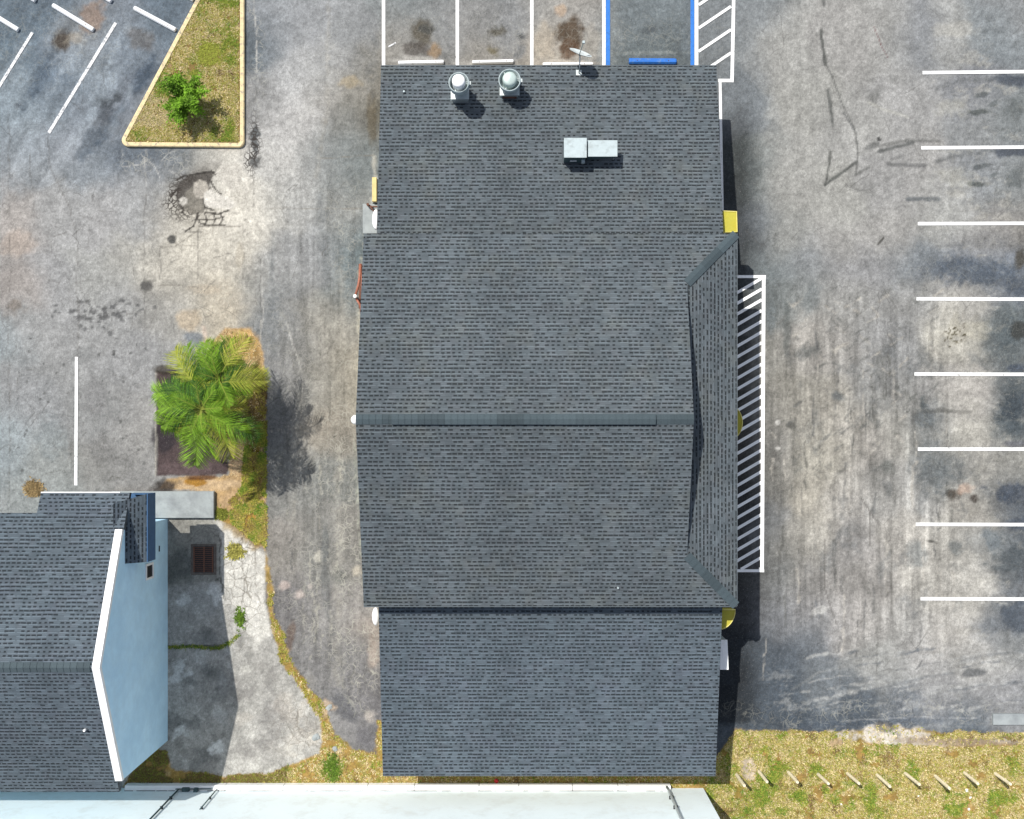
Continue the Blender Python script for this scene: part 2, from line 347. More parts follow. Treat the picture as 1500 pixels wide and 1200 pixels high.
# stains, patches
B = blob
B(92, 62, 13, 16, 20, (95, 78, 62), .9); B(108, 60, 12, 9, 0, (190, 170, 145), .55); B(135, 25, 16, 22, 20, (170, 130, 98), .65); B(205, 55, 22, 16, 30, (118, 106, 96), .6)
B(210, 110, 12, 32, 30, (86, 98, 112), .7); B(150, 148, 9, 9, 0, (72, 74, 76), .8); B(172, 143, 6, 6, 0, (72, 74, 76), .7); B(155, 168, 12, 14, 0, (88, 90, 95), .6); B(60, 115, 12, 30, 30, (100, 112, 124), .5)
B(130, 208, 12, 24, 30, (96, 106, 116), .55); B(26, 155, 5, 5, 0, (90, 90, 92), .6)
B(22, 450, 12, 12, 0, (120, 104, 88), .5); B(25, 360, 26, 18, 0, (190, 168, 148), .4)
B(120, 520, 18, 12, 0, (120, 122, 122), .3)
B(215, 421, 8, 8, 0, (88, 86, 84), .85); B(251, 350, 6, 6, 0, (96, 94, 90), .95, .3, .2)
for i in range(60):
    a, b = RNG.normal(0, 1, 2); B(150 + a * 34, 462 + b * 12, RNG.uniform(2, 5), RNG.uniform(1.5, 3.5), 0, (98, 98, 98), .75, .4, .6)
for i in range(40): B(RNG.uniform(20, 215), RNG.uniform(480, 690), RNG.uniform(1.2, 2.6), RNG.uniform(1.2, 2.6), 0, (92, 92, 90), .7, .4, .4)
B(150, 655, 22, 20, 0, (122, 120, 118), .45); B(140, 580, 16, 26, 0, (132, 130, 130), .4); B(75, 640, 22, 30, 0, (138, 146, 148), .5)
B(375, 205, 6, 26, 0, (80, 86, 88), .8, .3, .8); B(376, 235, 8, 10, 0, (62, 66, 68), .8)
B(545, 165, 7, 46, 0, (105, 92, 66), .55); B(512, 120, 16, 9, 0, (178, 158, 118), .5)
B(300, 25 + 400, 0.1 + 20, 8, 0, (200, 180, 150), .3)
for pts, w_ in (([(186, 40), (160, 88), (128, 150)], 8), ([(168, 105), (130, 175), (70, 262)], 11), ([(120, 60), (70, 140)], 7), ([(196, 120), (160, 190)], 6), ([(250, 90), (205, 150)], 6), ([(40, 60), (-10, 150)], 12)):
    stroke(pts, w_, (178, 183, 186), .55, 1.3, 1.5, 1.0)
for pts, w_ in (([(226, 88), (200, 135)], 9), ([(82, 75), (50, 130), (30, 165)], 9), ([(180, 150), (148, 205), (120, 230)], 9), ([(258, 60), (238, 95)], 7)):
    stroke(pts, w_, (86, 98, 110), .6, 1.3, 1.4, 1.0)
for pts, w_ in (([(478, 0), (482, 90), (478, 180), (466, 260)], 5), ([(500, 380), (498, 700), (495, 1000)], 9), ([(440, 560), (430, 760)], 6)): stroke(pts, w_, (178, 172, 158), .35, 1.4, 1.5, 1.0)
for pts, w_ in (([(400, 340), (404, 520)], 8), ([(472, 290), (478, 420)], 10), ([(524, 330), (516, 430)], 7), ([(545, 60), (546, 150)], 8)): stroke(pts, w_, (112, 118, 122), .4, 1.4, 1.5, 1.0)
# top bays
B(617, 50, 17, 20, 0, (92, 84, 68), .85); B(612, 72, 22, 10, 0, (88, 80, 74), .7); B(634, 72, 7, 12, 0, (168, 132, 84), .6); B(625, 44, 10, 6, 0, (80, 82, 80), .7)
B(728, 47, 9, 9, 0, (92, 86, 70), .85); B(726, 76, 9, 6, 0, (110, 100, 68), .8); B(765, 55, 10, 5, 20, (78, 82, 86), .7); B(760, 78, 8, 14, 30, (112, 118, 124), .5)
B(835, 48, 19, 22, 0, (92, 72, 50), .9); B(832, 72, 12, 14, 0, (104, 76, 52), .85); B(822, 18, 7, 12, 0, (188, 160, 130), .7); B(795, 60, 14, 24, 0, (182, 168, 146), .5); B(867, 60, 10, 26, 0, (172, 162, 146), .4)
B(950, 78, 60, 3, 0, (172, 172, 164), .45); B(700, 92, 40, 4, 0, (196, 192, 184), .4); B(600, 88, 40, 4, 0, (196, 192, 184), .4); B(830, 92, 44, 3, 0, (200, 190, 176), .6)
B(953, 44, 10, 5, 0, (92, 96, 98), .6)
# right lot oil, tyre and tar marks
for y in (130, 235): 
    stroke([(1372, y), (1420, y - 11), (1458, y - 13)], 5.5, (98, 100, 100), .65, 1.3, .8, .9); B(1480, y - 12, 28, 8, 0, (78, 86, 98), .85)
    B(1438, y + 10, 13, 4, -10, (88, 94, 96), .8); B(1434, y + 34, 16, 4, 0, (84, 90, 88), .85); B(1455, y + 22, 9, 3, -25, (100, 106, 106), .7)
    B(1395, y + 28, 18, 12, 0, (186, 183, 168), .35, 1, 1.4); B(1487, y + 28, 12, 16, 0, (92, 98, 98), .6)
    B(1400, y - 85, 34, 12, 0, (192, 188, 176), .4) if y == 130 else None
stroke([(1290, 214), (1326, 206), (1376, 207)], 3.5, (110, 110, 106), .6)
stroke([(1272, 216), (1284, 212)], 6, (105, 106, 104), .7); stroke([(1287, 222), (1336, 209)], 4.2, (96, 98, 96), .8); stroke([(1305, 234), (1322, 228)], 3, (112, 112, 110), .6); stroke([(1300, 240), (1355, 243)], 4, (108, 108, 108), .65)
stroke([(1330, 292), (1376, 292)], 4.5, (100, 106, 110), .75); stroke([(1240, 272), (1285, 288)], 3, (132, 132, 128), .5)
stroke([(1203, 44), (1209, 95)], 3.4, (84, 86, 82), .85); stroke([(1205, 0), (1206, 8)], 3, (96, 98, 96), .7); stroke([(1213, 132), (1220, 184)], 2.8, (96, 98, 95), .8)
stroke([(1209, 95), (1220, 115), (1232, 150), (1252, 190), (1257, 225), (1253, 257)], 1.7, (108, 108, 104), .75); stroke([(1235, 165), (1250, 190)], 2.2, (86, 88, 88), .7)
stroke([(1217, 222), (1211, 262), (1208, 271)], 2.6, (96, 97, 92), .8); stroke([(1208, 271), (1254, 238)], 3.2, (92, 94, 90), .85); stroke([(1253, 257), (1272, 246)], 3, (110, 110, 106), .7)
stroke([(1280, 40), (1290, 66), (1300, 84)], 1.1, (118, 74, 74), .7); B(1283, 140, 6, 11, 30, (120, 120, 116), .6); stroke([(1272, 150), (1292, 160), (1330, 172)], 3, (192, 190, 178), .45)
stroke([(1286, 358), (1294, 349)], 2, (84, 82, 76), .9); B(1286, 205, 3, 3, 0, (70, 70, 68), .9)
B(1425, 400, 62, 19, 4, (84, 96, 110), .8); B(1355, 398, 20, 14, 0, (118, 124, 130), .6); B(1490, 420, 16, 14, 0, (82, 92, 104), .7); B(1496, 378, 9, 16, 0, (80, 74, 60), .8)
B(1410, 486, 28, 14, 0, (196, 188, 164), .4, 1, 1.2)
for i in range(26): B(1404 + RNG.normal(0, 10), 488 + RNG.normal(0, 8), 1.6, 1.6, 0, (88, 78, 46), .9, .4, .4)
B(1482, 486, 20, 18, 0, (92, 102, 106), .8, .7, 1); B(1492, 486, 8, 12, 0, (62, 60, 54), .7); B(1490, 540, 16, 6, 0, (76, 88, 104), .8)
B(1485, 600, 20, 24, 0, (74, 84, 92), .85, .7, 1); B(1358, 612, 14, 18, 0, (104, 112, 116), .7, .8, 1); B(1385, 603, 34, 4, 0, (84, 82, 76), .5)
B(1380, 690, 24, 26, 0, (104, 110, 112), .75, .9, 1.2); B(1396, 722, 8, 8, 0, (78, 64, 50), .8); B(1412, 716, 10, 6, 0, (196, 164, 140), .6); B(1428, 730, 5, 5, 0, (72, 60, 52), .8)
B(1478, 722, 24, 14, 0, (74, 84, 98), .85, .7, .9); B(1488, 650, 18, 5, 0, (96, 98, 108), .7); B(1490, 765, 18, 8, 0, (84, 94, 108), .7)
B(1452, 790, 14, 20, -30, (118, 128, 134), .7); B(1480, 820, 22, 26, 0, (84, 92, 96), .7, .8, 1.2); B(1398, 800, 9, 10, 0, (110, 116, 116), .7); B(1342, 812, 15, 18, 0, (128, 134, 134), .6); B(1365, 795, 8, 2, 10, (76, 74, 68), .9)
B(1490, 905, 24, 22, 0, (78, 88, 100), .85); B(1450, 912, 16, 14, 0, (112, 118, 124), .6); B(1300, 683, 8, 10, -30, (96, 100, 96), .7)
B(1185, 515, 16, 12, -30, (108, 112, 110), .7, .9, 1.2); B(1152, 480, 6, 34, 0, (92, 98, 96), .6); B(1130, 470, 8, 26, 0, (118, 126, 128), .6); B(1190, 440, 12, 22, 20, (110, 118, 120), .5); B(1230, 580, 10, 7, 0, (100, 108, 112), .7); B(1162, 624, 6, 5, 0, (98, 98, 92), .8)
B(1290, 540, 6, 26, 0, (116, 116, 112), .6); B(1350, 590, 5, 10, 0, (90, 98, 100), .8)
for y0 in range(480, 780, 22):   # diagonal tread prints
    stroke([(1196, y0 + 14), (1214, y0)], 3.4, (122, 124, 120), .22, 1.4, 1.5, 1.4); stroke([(1330, y0 - 10), (1352, y0 + 8)], 3.2, (126, 128, 126), .2, 1.4, 1.5, 1.4)
rr = random.Random(5)
for k in range(150):
    x, y = rr.uniform(1130, 1370), rr.uniform(425, 700); a = math.radians(rr.choice([-38, 38]) + rr.uniform(-8, 8)); l = rr.uniform(8, 20); c_ = rr.choice([(108, 110, 106), (120, 120, 116), (184, 178, 166)])
    stroke([(x, y), (x + l * math.cos(a), y + l * math.sin(a))], rr.uniform(1.2, 3.2), c_, rr.uniform(.45, .8), .9, 1.0, 1.0)
for k in range(70):
    x, y = rr.uniform(1120, 1420), rr.uniform(450, 940); l = rr.uniform(20, 90); stroke([(x, y), (x + rr.uniform(-3, 3), y + l)], rr.uniform(.9, 2.6), rr.choice([(104, 104, 98), (112, 112, 110), (190, 184, 172)]), rr.uniform(.4, .75), .9, 1.0, 1.3)
for k in range(60):
    x, y = rr.uniform(1150, 1480), rr.uniform(955, 1048); l = rr.uniform(30, 110); stroke([(x, y), (x + l * .5, y - l * .10), (x + l, y - l * .16)], rr.uniform(1, 3), rr.choice([(186, 186, 182), (112, 118, 124), (180, 180, 176)]), rr.uniform(.35, .65), 1.0, 1.2, 1.3)
for k in range(80):
    x, y = rr.uniform(-10, 520), rr.uniform(230, 720); l = rr.uniform(6, 30); a = rr.uniform(0, 6.3); stroke([(x, y), (x + l * math.cos(a), y + l * math.sin(a)), (x + l * 1.5 * math.cos(a + .5), y + l * 1.5 * math.sin(a + .5))], .9, (104, 100, 94), rr.uniform(.3, .6), .9, 1.2, 1)
stroke([(541, 345), (529, 400), (526, 480), (523, 610)], 5, (196, 190, 168), .7, 1.2, .8, 1.2); stroke([(549, 232), (547, 300)], 5, (200, 196, 182), .7, 1.0, .6, 1.0); stroke([(519, 640), (527, 780), (534, 880)], 2.2, (186, 192, 172), .5, 1.1, .8, 1.2)
for k in range(45):
    x, y = rr.uniform(400, 530), rr.uniform(620, 1000); stroke([(x, y), (x + rr.uniform(-2, 2), y + rr.uniform(15, 60))], rr.uniform(.8, 1.8), rr.choice([(186, 182, 166), (98, 98, 98)]), rr.uniform(.35, .65), 1.1, 1.4, 1.4)
stroke([(1262, 730), (1288, 768)], 1.6, (112, 108, 104), .7); stroke([(1275, 750), (1275, 800)], 1.4, (96, 92, 86), .6); stroke([(1208, 790), (1208, 860), (1225, 915)], 1.3, (100, 96, 90), .5); stroke([(1305, 800), (1306, 900)], 2.2, (108, 106, 98), .5)
stroke([(1270, 860), (1290, 915)], 6, (134, 132, 126), .4); stroke([(1200, 905), (1194, 880)], 2, (98, 104, 112), .5)
B(1200, 895, 14, 6, -20, (200, 198, 192), .6); B(1140, 620, 4, 3, 0, (215, 212, 205), .7); B(1138, 656, 4, 3, 0, (215, 212, 205), .7)
stroke([(1160, 1010), (1200, 985), (1260, 970), (1330, 950)], 3, (180, 180, 174), .35, 1.4); stroke([(1200, 1030), (1290, 1000), (1380, 985), (1480, 978)], 4, (188, 188, 182), .4, 1.4); stroke([(1230, 1015), (1320, 985)], 7, (178, 178, 172), .35, 1.5)
B(1428, 985, 16, 6, -10, (88, 92, 96), .7); stroke([(1342, 980), (1350, 968)], 1.8, (100, 102, 104), .7)
stroke([(1240, 1056), (1340, 1051), (1430, 1052)], 1.4, (200, 200, 198), .5); stroke([(1360, 1060), (1420, 1056)], 5, (180, 182, 180), .4, 1.3)
B(1300, 1058, 120, 7, -2, (88, 100, 114), .5)
# long dark seams and saw cuts on the left
for pts in ([(13, 160), (14, 300), (13, 740)], [(212, 220), (212, 500)], [(115, 480), (115, 530)], [(44, 225), (50, 300), (50, 330)], [(70, 200), (75, 245), (98, 300), (112, 345), (114, 480)], [(355, 330), (356, 410)], [(372, 240), (371, 300)], [(383, 380), (384, 480)], [(234, 360), (234, 420)], [(290, 330), (290, 416)]):
    stroke(pts, 1.3, (104, 100, 94), .5, .9, .9, .9)
for pts in ([(235, 361), (290, 361)], [(258, 340), (258, 360), (290, 338)], [(290, 332), (352, 332)], [(234, 418), (290, 420)], [(520, 305), (545, 305)], [(470, 232), (545, 228)], [(390, 305), (540, 306)]):
    stroke(pts, 1.2, (135, 128, 116), .6, .8, .5, .5)
for pts in ([(179, 220), (179, 243), (205, 243)], [(212, 220), (213, 275)], [(212, 232), (226, 244), (234, 262)], [(236, 236), (247, 225), (258, 220)], [(373, 0), (375, 90)], [(375, 60), (377, 120)], [(362, 125), (372, 125)], [(248, 250), (262, 258)], [(300, 232), (300, 222)], [(385, 360), (386, 480)], [(420, 470), (440, 540)], [(383, 470), (384, 560)]):
    stroke(pts, 1.3, (190, 188, 182), .7, .8, .6, .5)
B(290, 258, 34, 13, -25, (98, 92, 86), .5); B(350, 375, 6, 24, 0, (180, 170, 150), .5)
B(440, 870, 0.1 + 6, 5, 0, (205, 190, 180), .7); B(468, 815, 6, 6, 0, (205, 200, 185), .7); B(416, 859, 6, 5, 0, (200, 182, 172), .7); B(455, 859, 4, 4, 0, (205, 195, 185), .7); B(522, 836, 5, 6, 0, (205, 195, 175), .7); B(478, 860, 7, 45, 0, (104, 108, 110), .45); B(498, 845, 10, 12, 0, (108, 112, 108), .5); B(476, 800, 5, 30, 0, (110, 116, 118), .5)
B(425, 935, 6, 26, 10, (120, 98, 84), .7); B(543, 1050, 10, 9, 0, (196, 186, 176), .7); B(505, 1035, 16, 24, -40, (90, 92, 100), .6); B(545, 958, 8, 22, 0, (190, 170, 152), .5); B(532, 1080, 12, 14, 0, (112, 110, 116), .5)
# ---- concrete yard beside the blue building
CONC = [(240, 756), (316, 758), (345, 775), (390, 812), (388, 880), (402, 935), (438, 990), (470, 1045), (478, 1075), (480, 1110), (470, 1150), (180, 1160), (180, 1080)]
mc = pmask(CONC, 3, 3, .3); mixc(C, mc, (182, 179, 172))
inside = polysd(CONC, gx, gy) < 30
C *= (1 + mc * (fbm(16, 20, 33, 5, g=.8) * 1.0 + fbm(50, 60, 34, 4) * .7 + F2 * .12) * .75)[..., None]
WH = [(316, 758), (345, 775), (390, 812), (389, 880), (398, 930), (372, 950), (345, 890), (322, 850), (320, 790)]
mw = pmask(WH, 8, 6, .5); mixc(C, mw * .85, (222, 218, 208))
DK = [(246, 760), (312, 760), (322, 780), (322, 850), (246, 860)]; mixc(C, pmask(DK, 6, 3, .3) * .8, (160, 158, 148))
B(262, 830, 20, 26, 0, (96, 100, 98), .6); B(270, 790, 14, 12, 0, (158, 154, 144), .5); B(265, 770, 22, 10, 0, (124, 122, 116), .5); B(300, 880, 24, 20, 0, (170, 172, 170), .4)
for i in range(16): B(RNG.uniform(255, 335), RNG.uniform(880, 1120), RNG.uniform(6, 20), RNG.uniform(5, 16), RNG.uniform(0, 90), random.choice([(120, 122, 120), (200, 200, 196), (140, 140, 136)]), .45, .7, 1)
for x, y in ((312, 868), (318, 875), (262, 978), (258, 995), (278, 985), (262, 1075), (318, 1095), (270, 880)): B(x, y, 9, 7, -30, (232, 232, 228), .8, .9, 1.6)
for i in range(22): B(RNG.uniform(340, 465), RNG.uniform(960, 1140), RNG.uniform(6, 22), RNG.uniform(5, 18), RNG.uniform(0, 90), random.choice([(140, 136, 132), (200, 192, 180), (150, 146, 140), (205, 202, 192)]), .5, .9, 1.2)
B(400, 1080, 20, 50, 0, (135, 132, 130), .45, 1, 1); B(375, 905, 6, 40, 0, (224, 220, 212), .4)
for pts in ([(322, 790), (323, 850), (330, 880)], [(246, 948), (300, 946), (330, 947)], [(318, 783), (323, 800)], [(315, 850), (323, 846)]): stroke(pts, 1.6, (88, 86, 78), .75, .8, .6)
for pts in ([(352, 790), (360, 850), (352, 900)], [(375, 800), (378, 860)], [(430, 1045), (440, 1075), (455, 1095)], [(432, 1020), (435, 1050)], [(440, 1075), (472, 1100)]): stroke(pts, 1.4, (128, 120, 108), .6, .8, 1)
# ---- dirt, sand, dry grass beds (also the masks the ground cover is sown on)
ISL = [(318, 492), (330, 481), (352, 479), (368, 486), (381, 503), (388, 530), (389, 700), (388, 806), (372, 792), (345, 772), (316, 757), (314, 719), (232, 716), (245, 700), (336, 696), (336, 560), (300, 520)]
mi_ = pmask(ISL, 3, 3, .3); mixc(C, mi_, (190, 160, 118))
B(355, 505, 26, 24, 0, (205, 168, 112), .8); B(350, 590, 14, 20, 0, (124, 84, 44), .8); B(352, 618, 12, 12, 0, (132, 92, 46), .7); B(345, 660, 12, 30, 0, (206, 178, 146), .7); B(300, 710, 50, 8, 0, (206, 180, 146), .8); B(286, 706, 15, 6, 5, (176, 128, 50), .9, .3, .3)
B(345, 735, 26, 14, 0, (206, 176, 138), .8); B(375, 600, 12, 70, 0, (112, 92, 34), .75); B(372, 690, 12, 50, 0, (128, 108, 30), .8); B(355, 765, 26, 26, 0, (172, 138, 62), .75); B(374, 780, 12, 26, 0, (170, 136, 56), .8); B(240, 712, 20, 10, -15, (70, 62, 58), .9); B(300, 699, 22, 4, 0, (96, 58, 34), .8)
PIT = [(229, 545), (331, 545), (333, 695), (230, 697)]
mixc(C, pmask(PIT, 2.5, 1.5, .1), (92, 76, 76)); B(238, 640, 16, 22, 0, (58, 52, 58), .8); B(270, 685, 40, 8, 0, (118, 98, 98), .6)
stroke([(228, 545), (228, 695)], 1.6, (190, 184, 172), .7); stroke([(333, 600), (333, 690)], 1.6, (70, 50, 40), .8)
B(245, 543, 22, 6, 10, (70, 60, 48), .8); B(285, 498, 16, 10, 20, (120, 130, 140), .7); stroke([(299, 480), (304, 512), (300, 525)], 4, (206, 186, 168), .8); B(278, 470, 18, 14, 0, (196, 176, 146), .7)
VERGE = [(388, 800), (400, 860), (402, 905), (416, 930), (424, 965), (452, 1005), (478, 1040), (490, 1075), (520, 1098), (552, 1106), (552, 1055), (566, 1055), (566, 1125), (1040, 1128), (1075, 1070), (1110, 1070), (1220, 1072), (1300, 1064), (1380, 1072), (1500, 1074), (1800, 1078), (1800, 1300), (-300, 1300), (-300, 1165), (180, 1165), (200, 1110), (215, 1100), (245, 1100), (250, 1128), (330, 1136), (400, 1132), (440, 1112), (470, 1106), (470, 1060), (440, 1010), (412, 968), (400, 930), (390, 880)]
mv = pmask(VERGE, 3, 4, .4); mixc(C, mv, (172, 142, 84))
C *= (1 + mv * (fbm(16, 12, 41, 5, g=.75) * .7))[..., None]
VSH = mv
mixc(C, mv * np.clip(fbm(24, 18, 44, 4) * 4 - .1, 0, 1) * .6, (128, 126, 46)); mixc(C, mv * np.clip(fbm(20, 14, 45, 4) * 4 - .5, 0, 1) * .7, (206, 184, 140))
B(1300, 1078, 66, 13, 3, (226, 218, 206), .9, .5, .9); B(1340, 1088, 50, 8, 5, (222, 214, 200), .7); B(1415, 1086, 90, 7, 1, (170, 152, 130), .85); B(1480, 1080, 40, 8, 0, (186, 178, 166), .6); B(1300, 1066, 14, 7, 20, (80, 78, 74), .7, .8, 1)
B(1097, 1127, 12, 20, -20, (214, 200, 180), .85); B(1220, 1090, 16, 8, 0, (200, 178, 150), .6); B(1100, 1075, 26, 5, 0, (206, 190, 150), .5)
B(470, 1045, 10, 10, 0, (208, 186, 158), .8); B(482, 1035, 9, 6, 30, (202, 176, 146), .8); B(463, 1080, 10, 9, 0, (212, 204, 190), .8); B(492, 1098, 7, 5, 0, (206, 190, 170), .8)
for i in range(30): B(RNG.uniform(350, 388) , RNG.uniform(700, 800), 2, 2, 0, (96, 70, 30), .6, .5, .5)
ISM = mi_
# pothole
POT = [(262, 278), (276, 262), (300, 262), (322, 256), (345, 268), (352, 290), (345, 305), (318, 300), (296, 312), (272, 310)]
def plate(pts, col, a=1, soft=1.6, nz=.8): mixc(C, pmask(pts, soft, nz, .15) * a, col)
plate([(262, 268), (275, 258), (296, 252), (318, 250), (310, 262), (306, 272), (314, 282), (303, 292), (302, 306), (280, 314), (262, 305), (258, 290)], (84, 78, 72), .85)
plate([(345, 238), (356, 245), (354, 262), (350, 282), (336, 276), (322, 262), (312, 256), (322, 244)], (202, 196, 184), .8)
plate([(272, 282), (282, 274), (286, 286), (296, 293), (300, 300), (298, 312), (282, 314), (270, 308), (268, 302)], (140, 134, 122))
plate([(284, 268), (292, 263), (302, 267), (306, 275), (303, 284), (297, 291), (288, 289), (283, 281)], (188, 180, 166))
plate([(262, 291), (268, 288), (274, 291), (274, 298), (268, 302), (262, 298)], (216, 210, 198))
plate([(297, 296), (301, 282), (309, 277), (314, 282), (328, 287), (342, 294), (346, 301), (336, 307), (316, 305), (303, 303)], (218, 212, 200))
for pts in ([(258, 264), (270, 258), (292, 254), (312, 250), (316, 256)], [(308, 264), (313, 274), (324, 284)], [(296, 292), (299, 303), (312, 308)], [(268, 304), (266, 312), (276, 318)], [(288, 312), (282, 332), (270, 340)], [(300, 311), (320, 314), (334, 309)], [(262, 276), (252, 284), (246, 296)]): stroke(pts, 1.7, (60, 55, 50), .9, .5, .7, .4)
for pts in ([(286, 314), (290, 326), (304, 331), (330, 331)], [(298, 312), (302, 322), (298, 330)], [(310, 312), (316, 322), (310, 331)], [(290, 322), (302, 321), (316, 322), (328, 318)], [(322, 312), (326, 322), (322, 330)], [(290, 316), (280, 324)]): stroke(pts, 1.5, (66, 60, 55), .85, .6, .8, .4)
# kerb island footprint (hidden) stays plain.  Masks for the shader: R pale crazing, G dark block cracks, B tight tar pitting
ms = np.zeros((ny, nx, 4), np.float32); ms[..., 3] = 1
def mk(ch, x, y, rx, ry, a, ang=0):
    ss = sl(x, y, max(rx, ry) * 2.2); dx, dy = WX[ss] - x, WY[ss] - y; c, s = math.cos(math.radians(ang)), math.sin(math.radians(ang))
    d = np.sqrt(((dx * c + dy * s) / rx) ** 2 + ((-dx * s + dy * c) / ry) ** 2) + F1[ss] * .35
    ms[ss + (ch,)] = np.maximum(ms[ss + (ch,)], np.clip(1.5 - d, 0, 1) * a)
mk(0, 500, 690, 40, 120, .75); mk(0, 510, 800, 30, 100, .9); mk(0, 460, 860, 60, 90, .6); mk(0, 515, 930, 35, 60, 1); mk(0, 530, 1000, 24, 50, 1); mk(0, 505, 470, 26, 110, .5); mk(0, 225, 240, 50, 24, .8); mk(0, 375, 80, 10, 90, .7); mk(0, 440, 520, 60, 90, .35); mk(0, 340, 440, 60, 40, .5); mk(0, 80, 60, 120, 60, .25); mk(0, 510, 350, 30, 80, .5); mk(0, 480, 130, 40, 100, .25)
mk(0, 1410, 460, 100, 400, .22); mk(0, 1300, 1045, 200, 20, .6); mk(0, 810, 60, 240, 45, .3)
mk(1, 252, 290, 14, 26, 1); mk(1, 270, 262, 22, 9, .9); mk(1, 375, 215, 9, 40, 1); mk(1, 262, 316, 14, 9, .7)
mk(2, 355, 850, 30, 95, 1); mk(2, 360, 800, 26, 40, 1); mk(2, 440, 1070, 36, 40, .7)
ms[..., 1] *= (1 - .95 * np.clip(2 - np.hypot((gx - 306) / 46, (gy - 288) / 22) * 2, 0, 1))
dk = np.clip((gx - 1030) / 20, 0, 1) * np.clip((1122 - gx - F3 * 14) / 34, 0, 1) * np.clip((gy - 150) / 60, 0, 1) * np.clip((1066 - gy) / 10, 0, 1)  # dark sealed asphalt by the wall, deepened further to paint in its shadow
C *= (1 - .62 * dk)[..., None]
fine = fbm(3.4, 3.4, 91, 2) * 2; fine2 = fbm(9, 9, 92, 4, g=.8) * 2
C *= (1 + .20 * fine + .24 * fine2)[..., None]
md = np.tanh(fbm(26, 32, 93, 6, g=.72) * 7) * .5 + np.tanh(fbm(11, 13, 94, 4, g=.8) * 5) * .35
C *= (1 + (.09 + .15 * np.clip((gx - 1000) / 200, 0, 1) * np.clip((gy - 330) / 90, 0, 1)) * md)[..., None]
lum = (C @ np.array([.25, .6, .15]))[..., None]; sat = np.where(((mi_ > .5) | (mv > .5))[..., None], 1.05, .86)
C = lum + (C - lum) * sat
C = C * (np.clip(lum, .003, 1) / .25) ** .10
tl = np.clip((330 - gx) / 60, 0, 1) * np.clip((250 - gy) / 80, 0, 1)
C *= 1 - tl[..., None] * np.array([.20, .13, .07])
ab = region(886, 1016, -100, 110, 6); C *= 1 - ab[..., None] * np.array([.26, .20, .16])
C = np.clip(C * K * 1.0, .004, .8)
verts = np.stack([(gx - CX) / S, (CY - gy) / S, np.zeros_like(gx)], -1).reshape(-1, 3).astype(np.float32)
# holes are not needed: every kerbed bed stands proud of this sheet
def grid_mesh(name, verts, nx, ny, flip=True):
    me = bpy.data.meshes.new(name); me.vertices.add(len(verts)); me.vertices.foreach_set('co', verts.ravel())
    i = np.arange(ny - 1)[:, None] * nx + np.arange(nx - 1)[None, :]
    q = np.stack([i + nx, i + nx + 1, i + 1, i], -1).reshape(-1, 4)
    me.loops.add(q.size); me.loops.foreach_set('vertex_index', q.ravel().astype(np.int32))
    me.polygons.add(len(q)); me.polygons.foreach_set('loop_start', (np.arange(len(q)) * 4).astype(np.int32))
    me.polygons.foreach_set('loop_total', np.full(len(q), 4, np.int32)); me.update(calc_edges=True); return me
